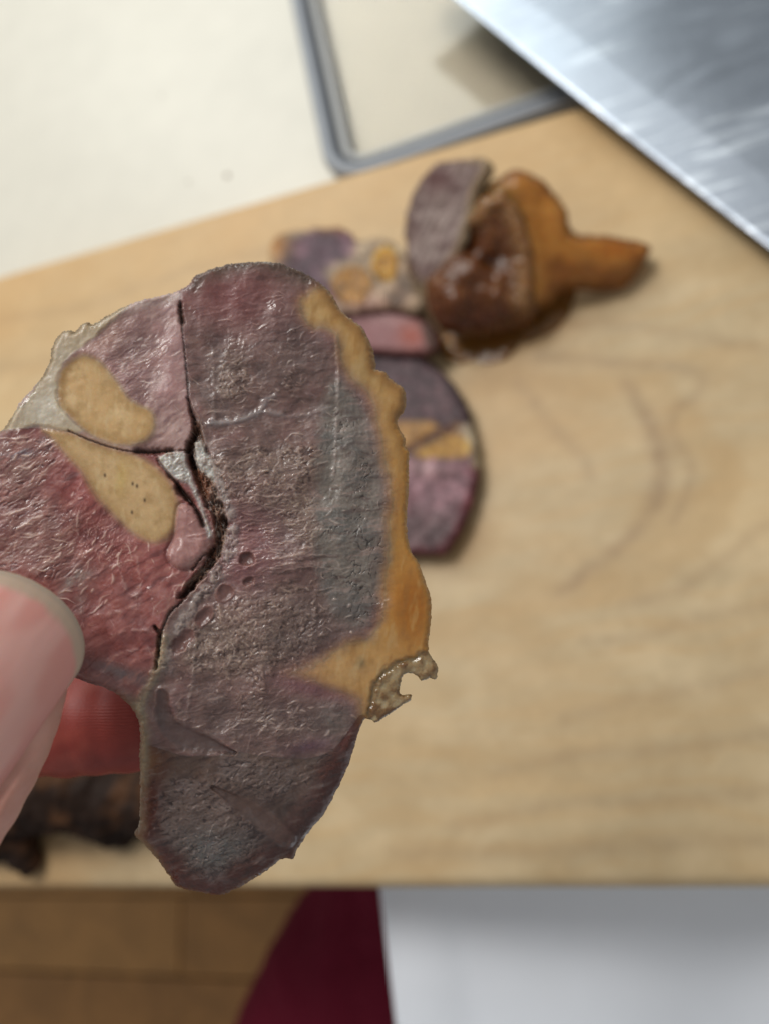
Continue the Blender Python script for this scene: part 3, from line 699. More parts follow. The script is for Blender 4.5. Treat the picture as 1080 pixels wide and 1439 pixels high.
    h = h * ss(0, 10, e) * .9 + h * .1
    h = h - r * .8 * (1 - np.sqrt(np.clip(1 - np.clip(1 - e / r, 0, 1) ** 2, 0, 1)))
    isj = np.clip(gel + sum(ss(5, -5, sd_poly(X, Y, p, 3)) for p in (T1, T2)), 0, 1)
    rough = rough * (1 - isj) + isj * (.30 + .06 * n2 - .12 * gel); sss = isj * .6 + fat * .45 + (1 - isj) * (1 - fat) * (.55 - .3 * gm * mC); coat = coat * (1 - .6 * isj) + gel * .5
    h = h * 1.0
    rough = np.clip(rough + .10 * fbm(X / 9, Y / 9, 66, 2) - .05, .12, .9)
    return h, np.clip(col, 0, 255), rough, np.clip(sss, 0, 1), np.clip(coat, 0, 1), reg

build_slice('meat_slice', 'large cut slice of cooked beef shank held between thumb and finger', 'meat slice', OUT, c0, ns, 0.0045, 1.15, paint_held,
            ['muscle', 'muscle', 'muscle', 'muscle', 'fat_rim', 'gelatin_rim', 'fat_scrap', 'tendon', 'tendon', 'connective_tissue'],
            MAT['meat'], group='slices of cooked beef shank', jag=1.6, gain=.84, dz=1,
            bend=lambda X, Y: 4.5 * (np.clip(Y - 930, 0, None) / 100) ** 2 + 2.5 * (np.clip(120 - X, 0, None) / 100) ** 2)

# ------------------------------------------------------------------ slices lying on the board
UP = np.array([0., 0., 1.])
def common(X, Y, e, r=9):
    n1 = fbm(X / 40, Y / 40, 201, 3); n2 = fbm(X / 12, Y / 12, 202, 3)
    h = 2.2 * n1 + 2.0 * n2 - r * (1 - np.sqrt(np.clip(1 - np.clip(1 - e / r, 0, 1) ** 2, 0, 1)))
    return n1, n2, h
def marble(c, X, Y, amt=.5):
    k = fbm(X / 18, Y / 18, 220, 4); k2 = fbm(X / 7, Y / 7, 226, 3)
    c = mix(c, np.clip(c * 1.45 + 14, 0, 255), ss(.05, .5, k + .5 * k2) * amt); return mix(c, c * .55, ss(.05, .5, -k - .5 * k2) * amt)
def paint_round(X, Y, e):
    n1, n2, h = common(X, Y, e)
    Xs, Ys = X + 4 * n2, Y + 4 * n2
    c = np.broadcast_to(np.array([84., 62., 66.]), X.shape + (3,)).copy()
    c = mix(c, (104, 78, 80), ss(-.1, .4, n1) * .8)
    lowm = ss(636, 650, Ys)
    c = mix(c, (150, 112, 118), lowm); c = mix(c, (112, 76, 80), lowm * ss(-.1, .4, n1) * .7)
    c = mix(c, (96, 76, 76), lowm * ss(700, 740, Ys) * .8); c = mix(c, (188, 152, 150), blob(X, Y, 595, 658, 30, 12, 6) * .7)
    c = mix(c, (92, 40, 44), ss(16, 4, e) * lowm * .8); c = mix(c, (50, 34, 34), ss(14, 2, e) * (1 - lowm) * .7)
    pa = ss(5, -4, sd_poly(Xs, Ys, [(445, 602), (560, 592), (616, 596), (600, 611), (570, 628), (520, 640), (445, 650)], 3)); pb = ss(5, -4, sd_poly(Xs, Ys, [(578, 640), (600, 622), (630, 608), (654, 615), (662, 630), (652, 642), (615, 643)], 3))
    white = ss(5, -4, sd_poly(Xs, Ys, [(632, 598), (664, 597), (676, 620), (674, 655), (663, 655), (663, 632), (652, 612)], 3)); band = np.maximum(np.maximum(pa, pb), white)
    c = mix(c, (172, 128, 76), pa); c = mix(c, (188, 140, 72), pb); c = mix(c, (180, 160, 132), white)
    d = d_line(Xs, Ys, [(430, 660), (520, 645), (575, 628), (605, 612), (645, 598)], 3); c = mix(c, (104, 68, 46), np.exp(-(d / 4) ** 2) * .8)
    h = h - 3 * np.exp(-(d / 4) ** 2)
    c = marble(c, X, Y)
    reg = np.where(band > .5, np.where(white > .5, 2, 1), 0)
    return h, c, .55 + .1 * n2, band * .4, np.full(X.shape, .04), reg
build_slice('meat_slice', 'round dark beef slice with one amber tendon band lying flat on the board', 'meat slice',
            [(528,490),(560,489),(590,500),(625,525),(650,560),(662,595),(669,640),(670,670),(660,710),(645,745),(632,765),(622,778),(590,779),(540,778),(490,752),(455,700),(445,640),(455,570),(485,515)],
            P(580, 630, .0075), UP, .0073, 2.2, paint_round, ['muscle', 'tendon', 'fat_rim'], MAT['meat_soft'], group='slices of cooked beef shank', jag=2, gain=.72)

def paint_pink(X, Y, e):
    n1, n2, h = common(X, Y, e)
    c = np.broadcast_to(np.array([150., 104., 104.]), X.shape + (3,)).copy()
    c = mix(c, (186, 150, 146), blob(X, Y, 540, 448, 45, 9, 8) * .7); c = mix(c, (170, 88, 70), blob(X, Y, 578, 472, 18, 18) * .8)
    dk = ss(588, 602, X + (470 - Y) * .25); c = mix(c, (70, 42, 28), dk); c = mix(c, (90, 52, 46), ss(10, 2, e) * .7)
    return h + 2 * blob(X, Y, 545, 450, 40, 14), c, .55 + .1 * n2, X * 0, np.full(X.shape, .04), np.where(dk > .5, 1, 0)
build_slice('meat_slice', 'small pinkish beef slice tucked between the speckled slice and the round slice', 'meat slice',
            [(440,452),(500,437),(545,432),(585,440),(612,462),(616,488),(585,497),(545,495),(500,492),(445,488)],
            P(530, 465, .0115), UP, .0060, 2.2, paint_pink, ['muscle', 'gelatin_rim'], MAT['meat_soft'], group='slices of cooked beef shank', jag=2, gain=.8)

def paint_cluster(X, Y, e):
    n1, n2, h = common(X, Y, e)
    Xs, Ys = X + 3 * n2, Y + 3 * n2
    c = np.broadcast_to(np.array([176., 150., 122.]), X.shape + (3,)).copy()
    pur = ss(8, -8, sd_poly(Xs, Ys, [(392, 372), (405, 345), (440, 325), (480, 320), (497, 340), (490, 362), (455, 380), (470, 420), (430, 440), (390, 420)], 3))
    c = mix(c, (96, 72, 80), pur); c = mix(c, (124, 88, 98), pur * ss(0, .4, n1))
    c = mix(c, (168, 112, 56), blob(X, Y, 392, 345, 16, 22) * .9); c = mix(c, (150, 92, 50), blob(X, Y, 470, 320, 26, 8) * .6)
    c = mix(c, (178, 134, 120), blob(X, Y, 515, 430, 40, 20) * .8); c = mix(c, (88, 64, 50), blob(X, Y, 562, 415, 14, 34, 15) * .7)
    t1 = ss(1.1, .85, np.hypot((Xs - 495) / 29, (Ys - 401) / 27)); t2 = ss(1.1, .85, np.hypot((Xs - 541) / 18, (Ys - 371) / 25))
    c = mix(c, (172, 124, 66), t1); c = mix(c, (196, 140, 50), t2)
    h = h + 3 * t1 + 3 * t2 - 3 * pur * ss(0, .5, n2)
    c = marble(c, X, Y)
    reg = np.where(t1 > .5, 1, np.where(t2 > .5, 2, np.where(pur > .5, 0, 3)))
    return h, c, .55 + .1 * n2, np.maximum(t1, t2) * .5, np.full(X.shape, .05), reg
build_slice('meat_slice', 'speckled beef slice with two round amber tendons in pale fat', 'meat slice',
            [(378,365),(384,332),(405,322),(440,319),(470,316),(490,325),(502,337),(530,331),(555,340),(570,360),(582,400),(596,424),(578,438),(545,431),(500,436),(440,442),(398,425)],
            P(490, 400, .016), UP, .0075, 2.2, paint_cluster, ['muscle', 'tendon', 'tendon', 'fat_rim'], MAT['meat_soft'], group='slices of cooked beef shank', jag=2, gain=.72)

def paint_stand(X, Y, e):
    n1, n2, h = common(X, Y, e, 7)
    c = np.broadcast_to(np.array([128., 108., 102.]), X.shape + (3,)).copy()
    d = d_line(X, Y, [(640, 232), (618, 280), (600, 330), (590, 380)], 3)
    st = ridged((X + Y * .4) / 6, Y / 60, 210, 1.5); c = mix(c, (176, 162, 152), st * .7); c = mix(c, (100, 76, 74), ss(0, .4, n1) * .5)
    c = mix(c, (104, 74, 72), blob(X, Y, 612, 250, 24, 20) * .8)
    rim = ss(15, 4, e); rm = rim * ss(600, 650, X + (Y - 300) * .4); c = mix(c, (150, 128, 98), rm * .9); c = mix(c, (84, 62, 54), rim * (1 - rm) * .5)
    return h + 3 * st, c, .55 + .1 * n2, rm * .3, np.full(X.shape, .04), np.where(rm > .5, 1, 0)
nst = R @ np.array([-0.25, 0.12, 1.0]); nst /= np.linalg.norm(nst); nst = nst + np.array([-.35, -.25, -.1]); nst /= np.linalg.norm(nst)
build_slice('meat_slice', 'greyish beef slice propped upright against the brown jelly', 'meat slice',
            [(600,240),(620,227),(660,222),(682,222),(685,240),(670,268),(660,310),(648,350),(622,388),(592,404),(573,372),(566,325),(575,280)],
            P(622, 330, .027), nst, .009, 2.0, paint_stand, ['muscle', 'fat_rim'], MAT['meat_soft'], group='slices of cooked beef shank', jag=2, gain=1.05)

# ------------------------------------------------------------------ lumps built from ellipsoids merged into one skin
def ellipsoids(name, items, voxel, smooth=6, noise=()):
    bm = bmesh.new()
    for (c, B) in items:                   # centre, 3x3 whose columns are the half-axes
        m = Matrix([[B[i][0], B[i][1], B[i][2], c[i]] for i in range(3)] + [[0, 0, 0, 1]])
        bmesh.ops.create_icosphere(bm, subdivisions=4, radius=1.0, matrix=m)
    me = bpy.data.meshes.new(name); bm.to_mesh(me); bm.free()
    o = bpy.data.objects.new(name, me); scene.collection.objects.link(o)
    r = o.modifiers.new('r', 'REMESH'); r.mode = 'VOXEL'; r.voxel_size = voxel
    if smooth:
        s = o.modifiers.new('s', 'SMOOTH'); s.factor = .5; s.iterations = smooth
    dg = bpy.context.evaluated_depsgraph_get()
    m2 = bpy.data.meshes.new_from_object(o.evaluated_get(dg))
    bpy.data.objects.remove(o); bpy.data.meshes.remove(me)
    n = len(m2.vertices); v = np.empty(n * 3, np.float32); m2.vertices.foreach_get('co', v); v = v.reshape(-1, 3).astype(float)
    nn = np.empty(n * 3, np.float32); m2.vertices.foreach_get('normal', nn); nn = nn.reshape(-1, 3).astype(float)
    q = np.empty(len(m2.loops), np.int32); m2.loops.foreach_get('vertex_index', q)
    tot = np.empty(len(m2.polygons), np.int32); m2.polygons.foreach_get('loop_total', tot)
    bpy.data.meshes.remove(m2)
    q = q.reshape(-1, 4)
    for (sc, amp, seed) in noise:
        d = (fbm(v[:, 0] * sc, v[:, 1] * sc + v[:, 2] * sc * .7, seed, 3) + fbm(v[:, 2] * sc + 9, v[:, 0] * sc * .6, seed + 3, 3)) * amp
        v = v + nn * d[:, None]
    return v, nn, q
def chain(pts, dens=.45):
    """ellipsoids strung along (point, radius) with round sections"""
    out = []
    for (a, ra), (b, rb) in zip(pts[:-1], pts[1:]):
        a = np.asarray(a); b = np.asarray(b); L = np.linalg.norm(b - a); k = max(2, int(L / (dens * min(ra, rb))))
        for i in range(k + 1):
            t = i / k; r = ra + (rb - ra) * t; out.append((a + (b - a) * t, np.eye(3) * r))
    return out
def S(x, y, z, r, flat=1.0):
    return (P(x, y, z), np.diag([r, r, r * flat]))

# ---- brown jelly heap
def build_jelly():
    parts = []
    root = empty('jelly_heap', np.array([*P(690, 440, 0)[:2], 0]), 'brown translucent jelly heap with a pointed tail on the board', 'jelly')
    loc = np.array(root.location)
    def paint_sheet(X, Y, e):
        n1 = fbm(X / 40, Y / 40, 301, 3); n2 = fbm(X / 14, Y / 14, 302, 2)
        c = np.broadcast_to(np.array([200., 138., 60.]), X.shape + (3,)).copy()
        c = mix(c, (204, 146, 72), ss(-.1, .5, n1)); c = mix(c, (160, 100, 38), ss(0, .5, -n1) * .8)
        c = mix(c, (176, 140, 92), blob(X, Y, 700, 275, 30, 26) * .7); c = mix(c, (186, 112, 40), blob(X, Y, 868, 352, 34, 12, 6) * .7)
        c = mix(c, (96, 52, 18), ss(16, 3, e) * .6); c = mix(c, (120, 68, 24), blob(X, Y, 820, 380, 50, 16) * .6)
        r = 26.
        h = -r * (1 - np.sqrt(np.clip(1 - np.clip(1 - e / r, 0, 1) ** 2, 0, 1))) + 5 * n1 + .5 * n2 + 10 * blob(X, Y, 735, 262, 40, 25)
        return h, c, .2 + .03 * n2, np.full(X.shape, .6), np.full(X.shape, .1), np.zeros(X.shape, int)
    nsh = UP + np.array([.25, -.55, 0]); nsh /= np.linalg.norm(nsh)
    m2 = material('jelly_sheet', attr=True, data=True, sss_r=(1, .45, .12), sss_s=.006, trans=.45, ior=1.36, coat_r=.2, vary=[(120, .2, .6)])
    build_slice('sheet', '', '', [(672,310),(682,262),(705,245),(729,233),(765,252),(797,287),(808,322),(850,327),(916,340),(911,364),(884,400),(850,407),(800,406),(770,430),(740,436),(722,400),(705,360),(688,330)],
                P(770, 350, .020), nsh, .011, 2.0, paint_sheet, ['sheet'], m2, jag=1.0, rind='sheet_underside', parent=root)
    def paint_curl(X, Y, e):
        n1 = fbm(X / 34, Y / 34, 311, 3); n2 = fbm(X / 13, Y / 13, 312, 2)
        c = np.broadcast_to(np.array([122., 72., 34.]), X.shape + (3,)).copy()
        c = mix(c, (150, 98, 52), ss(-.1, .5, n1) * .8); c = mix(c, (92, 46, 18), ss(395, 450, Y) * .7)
        d = d_line(X + 4 * n2, Y + 4 * n2, [(664, 306), (686, 284), (714, 292), (732, 330), (738, 375), (732, 425)], 4); fo = np.exp(-(d / 17) ** 2)
        c = mix(c, (188, 146, 98), fo * .8)
        pit = np.clip(blob(X, Y, 661, 338, 13, 24, 18) + .7 * blob(X, Y, 690, 365, 14, 16), 0, 1); c = mix(c, (60, 28, 14), pit * .8)  # shade inside the pit painted as dark brown
        lum = blob(X, Y, 664, 385, 20, 15) + blob(X, Y, 640, 420, 22, 18) + .8 * blob(X, Y, 690, 412, 18, 14)
        r = 30.
        h = -r * .9 * (1 - np.sqrt(np.clip(1 - np.clip(1 - e / r, 0, 1) ** 2, 0, 1))) + 7 * n1 + 1.5 * n2 + 11 * fo - 20 * pit + 9 * lum
        return h, c, .26 + .05 * n2, np.full(X.shape, .55), np.full(X.shape, .15), np.where(fo > .5, 1, 0)
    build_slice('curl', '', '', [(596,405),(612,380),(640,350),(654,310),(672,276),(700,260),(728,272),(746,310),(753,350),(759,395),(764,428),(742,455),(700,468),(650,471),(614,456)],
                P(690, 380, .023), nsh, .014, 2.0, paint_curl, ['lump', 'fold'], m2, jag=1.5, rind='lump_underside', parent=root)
build_jelly()
# pale broth puddle at the foot of the jelly
v, nn, q = ellipsoids('p', [S(755, 432, .0, .012, .25), S(735, 447, 0, .010, .22), S(770, 415, 0, .010, .2), S(690, 470, 0, .012, .15), S(650, 478, 0, .010, .15)], .0008, 4, ((200, .001, 4),))
v[:, 2] = np.maximum(v[:, 2], .0002)
tag(mesh_obj('broth_puddle', v - P(740, 440, 0), q, material('broth', lin((190, 140, 70)), rough=.12, trans=.75, ior=1.34, coat=.3), None, P(740, 440, 0)),
    'clear amber broth puddle spreading from under the brown jelly', 'puddle')

# ---- dark scrap under the hand
def build_scrap():
    it = chain([(P(-60, 1110, .012), .016), (P(20, 1115, .012), .015), (P(90, 1110, .011), .014), (P(160, 1125, .009), .013), (P(230, 1120, .008), .012)])
    it += chain([(P(10, 1150, .008), .010), (P(28, 1185, .005), .007), (P(42, 1208, .004), .0045)])
    it += chain([(P(-20, 1165, .008), .010), (P(0, 1185, .004), .006)])
    it += chain([(P(130, 1150, .007), .007), (P(170, 1168, .005), .005)])
    v, nn, q = ellipsoids('s', it, .0010, 3, ((110, .0025, 3), (380, .0009, 8)))
    v[:, 2] = np.maximum(v[:, 2], .0003)
    t = ss(0, .45, fbm(v[:, 0] * 90, v[:, 1] * 90 + v[:, 2] * 60, 16, 3))
    loc = np.array([*P(80, 1140, 0)[:2], 0])
    o = mesh_obj('meat_scrap', v - loc, q, material('dark_meat', attr=True, rough=.6, spec=.12, bump=[(700, .4, .0006)]), None, loc,
                 attrs={'Col': mix(np.tile(lin((40, 28, 22)), (len(v), 1)), lin((78, 52, 34)), t)})
    tag(o, 'dark ragged strip of cooked meat on the board below the fingers', 'meat scrap')
build_scrap()

# ------------------------------------------------------------------ hand
def build_hand():
    ax = np.array([-0.59, 0.81])                                   # image direction from the thumb tip to its base
    def tp(t, s=0.0, dd=0.0):
        d = .0905 - .000022 * t + dd
        return PD(45 + ax[0] * t + s * .81, 845 + ax[1] * t + s * .59, d)
    a0, a1 = tp(60), tp(320)
    T = a1 - a0; T /= np.linalg.norm(T)
    view = -ray(np.array(0.), np.array(950.)); view /= np.linalg.norm(view)
    Sx = np.cross(view, T); Sx /= np.linalg.norm(Sx)
    if (tp(100, 50) - tp(100)) @ Sx < 0: Sx = -Sx
    N = np.cross(T, Sx); N = N if N @ view > 0 else -N
    items = []
    secs = [(105, 9.0, 8.6, 6.6), (135, 10.2, 9, 7.2), (165, 11.1, 9, 7.7), (200, 11.8, 9, 8.1), (240, 12.3, 9, 8.5), (290, 12.7, 9, 8.9), (340, 12.8, 9, 9.2), (400, 12.4, 9, 9.3), (470, 11.6, 9, 9.2),
            (540, 11.2, 9, 9.4), (620, 11.2, 9, 9.8), (700, 11.6, 9, 10.4), (790, 12.6, 10, 11.5), (880, 14, 11, 13)]
    for t, a, l, b in secs:
        B = np.stack([Sx * a, T * l, N * b], -1) * .001
        items.append((tp(t), B))
    # index finger behind the slice
    idx = [(PD(285, 985, .1150), .0066), (PD(240, 998, .1152), .0076), (PD(180, 1008, .1152), .0081), (PD(100, 1012, .1150), .0083), (PD(0, 1012, .1150), .0084),
           (PD(-110, 1010, .1160), .0088), (PD(-220, 1030, .1170), .0090), (PD(-330, 1090, .1180), .0096), (PD(-430, 1190, .1180), .0105), (PD(-520, 1320, .1170), .0125)]
    items += chain(idx)
    palm = [(PD(-560, 1400, .125), .018), (PD(-600, 1560, .130), .021), (PD(-560, 1720, .130), .022), (PD(-620, 1900, .128), .021), (PD(-700, 2150, .128), .023)]
    items += chain(palm)
    items += chain([(PD(-430, 1530, .088 + .004), .0145), (PD(-540, 1680, .110), .019), (PD(-620, 1850, .122), .021)])
    for k, (dx, dy, dd) in enumerate(((-30, 130, .010), (-20, 260, .016), (10, 380, .020))):      # the other fingers, curled out of view
        items += chain([(PD(-560 + dx, 1380 + dy, .135 + dd), .0115 - .001 * k), (PD(-400 + dx, 1250 + dy, .150 + dd), .0098 - .0008 * k),
                        (PD(-270 + dx, 1220 + dy, .143 + dd), .0088 - .0008 * k), (PD(-240 + dx, 1290 + dy, .132 + dd), .0080 - .0008 * k)])
    v, nn, q = ellipsoids('h', items, .00062, 5)
    # nail bed and lateral folds on the thumb
    tip = tp(0)
    r = v - tp(105)
    s_ = r @ Sx * 1000; t_ = r @ T * 1000 + 8.6; n_ = r @ N * 1000
    hw = 8.7 * np.sqrt(np.clip(1 - np.clip((4.6 - t_) / 6.2, 0, 1) ** 2, 0, 1)) + .2 * np.clip(t_ / 10, 0, 1)
    def nail_n(s, t): return 6.9 + .035 * np.clip(t - 3, 0, 30) - 11.2 * (1 - np.sqrt(np.clip(1 - (s / 11.2) ** 2, 0, 1))) * .62 - .06 * np.clip(3 - t, 0, 9) ** 1.5
    on = (n_ > 0) & (t_ < 23) & (t_ > -3)
    bed = on & (np.abs(s_) < hw + 1.5)
    lim = nail_n(s_, t_) - .45
    dn = np.where(bed, np.minimum(0, lim - n_) * ss(hw + 1.5, hw - .1, np.abs(s_)), 0)
    fold = np.where((n_ > 0) & (t_ > -3), ss(30, 22, t_) * np.exp(-((np.abs(s_) - 9.9) / 1.1) ** 2) * ss(2.5, 7, t_) * .15, 0)
    v = v + N * ((dn + fold) * .001)[:, None]
    px, py = to_px(v)
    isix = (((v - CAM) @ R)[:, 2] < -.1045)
    n1 = fbm(v[:, 0] * 120, v[:, 1] * 120 + v[:, 2] * 90, 5, 3)
    c = np.tile(np.array([205., 150., 134.]), (len(v), 1))
    c = mix(c, (214, 166, 150), ss(-.2, .4, n1)); c = mix(c, (190, 110, 98), np.where(on & ~bed, np.exp(-((np.abs(s_) - 8.9) / .7) ** 2), 0) * .8)
    c = mix(c, (142, 64, 57), np.where(isix, 1., 0.)); c = mix(c, (154, 76, 66), np.where(isix, ss(0, .4, n1), 0))  # index redder from gripping, and its shadow painted into the skin colour
    ridge = np.where(isix, blob(px, py, 185, 1010, 55, 28) , 0.)
    loc = v.mean(0)
    root_loc = PD(-560, 1720, .13)
    sk = material('skin', attr=True, rough=.5, sss=.25, sss_r=(1, .35, .2), sss_s=.0022, spec=.35, vary=[(600, .06, .3), (200, .05, .3)])
    nt = sk.node_tree; L = nt.links.new; b = nt.nodes['Principled BSDF']
    tc = nt.nodes.new('ShaderNodeTexCoord'); w = nt.nodes.new('ShaderNodeTexWave'); mp = nt.nodes.new('ShaderNodeMapping')
    L(tc.outputs['Object'], mp.inputs[0]); L(mp.outputs[0], w.inputs['Vector'])
    # ridges run along the finger: vary across it
    fdir = PD(190, 1060, .115) - PD(190, 1000, .115); fdir /= np.linalg.norm(fdir)
    qd = Vector(fdir).rotation_difference(Vector((1, 0, 0)))
    mp.inputs['Rotation'].default_value = qd.to_euler()
    w.wave_type = 'BANDS'; w.bands_direction = 'X'; w.inputs['Scale'].default_value = 760; w.inputs['Distortion'].default_value = 2.2; w.inputs['Detail'].default_value = 1; w.inputs['Detail Scale'].default_value = .35
    at = nt.nodes.new('ShaderNodeAttribute'); at.attribute_name = 'Data'
    mul = nt.nodes.new('ShaderNodeMath'); mul.operation = 'MULTIPLY'; L(w.outputs['Fac'], mul.inputs[0]); L(at.outputs['Fac'], mul.inputs[1])
    ns_ = nt.nodes.new('ShaderNodeTexNoise'); ns_.inputs['Scale'].default_value = 2600; L(tc.outputs['Object'], ns_.inputs['Vector'])
    b1 = nt.nodes.new('ShaderNodeBump'); b1.inputs['Strength'].default_value = .15; b1.inputs['Distance'].default_value = .0002; L(ns_.outputs['Fac'], b1.inputs['Height'])
    b2 = nt.nodes.new('ShaderNodeBump'); b2.inputs['Strength'].default_value = .25; b2.inputs['Distance'].default_value = .00022; L(mul.outputs[0], b2.inputs['Height']); L(b1.outputs[0], b2.inputs['Normal'])
    L(b2.outputs[0], b.inputs['Normal'])
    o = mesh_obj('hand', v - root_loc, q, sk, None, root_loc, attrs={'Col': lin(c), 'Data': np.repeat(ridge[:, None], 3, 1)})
    tag(o, 'bare hand pinching the big meat slice, thumbnail towards the camera', 'hand')
    # thumbnail
    ts = np.linspace(-1.55, 25, 100); us = np.linspace(-1, 1, 61)
    U, TT = np.meshgrid(us, ts)
    w_ = 8.8 * np.sqrt(np.clip(1 - np.clip((4.9 - TT) / 6.5, 0, 1) ** 2, 1e-4, 1)); w_ = w_ * 1.0
    SS = U * w_; NN = nail_n(SS, TT) - 1.3 * ss(21, 25, TT) + .02 * fbm(SS * 1.2, TT * .12, 5, 2)
    top = tp(105) + (SS[..., None] * Sx + (TT - 8.6)[..., None] * T + NN[..., None] * N) * .001
    bot = top - N * .0005
    edge = (TT + 1.55) - 0.0
    free = ss(3.0, 1.7, np.minimum(2.9 * (1 - np.sqrt(np.clip(1 - 0 * U, 0, 1))) + TT + 1.55 - 1.9 * np.abs(U) ** 3 * 0, (1 - np.abs(U)) * 12 + ss(3, 8, TT) * 9))
    # distance to the free margin
    dm = np.minimum(TT + 1.55 - (4.9 + 1.55) * (1 - np.sqrt(np.clip(1 - (np.abs(SS) / 8.8) ** 2, 0, 1))), 99)
    free = ss(2.3, 1.1, dm + .35 * fbm(SS * .5, TT * .5, 9, 2))
    cn = np.tile(np.array([220., 156., 144.]), TT.shape + (1,)); cn = mix(cn, (226, 172, 160), ss(-.3, .3, fbm(SS * .3, TT * .1, 3, 2)))
    cn = mix(cn, (194, 170, 148), free); cn = mix(cn, (164, 150, 134), ss(.8, .1, dm) * .6)
    cn = mix(cn, (206, 140, 130), ss(.86, 1.0, np.abs(U)) * (1 - free) * .7)
    I = np.arange(TT.size).reshape(TT.shape); n0 = TT.size
    Q1 = np.stack([I[:-1, :-1], I[:-1, 1:], I[1:, 1:], I[1:, :-1]], -1).reshape(-1, 4)
    rim = np.concatenate([I[0, :], I[1:, -1], I[-1, -2::-1], I[-2:0:-1, 0]]); m = len(rim); k = np.arange(m)
    Wl = np.stack([rim, n0 + rim, n0 + rim[(k + 1) % m], rim[(k + 1) % m]], -1)
    mesh_obj('thumbnail', np.concatenate([top.reshape(-1, 3), bot.reshape(-1, 3)]) - root_loc, np.concatenate([Q1, Q1[:, ::-1] + n0, Wl]),
             material('nail', attr=True, rough=.42, sss=.2, sss_s=.0012, spec=.4, bump=[(900, .06, .0002)]), o,
             attrs={'Col': np.tile(lin(cn).reshape(-1, 3), (2, 1))})
build_hand()

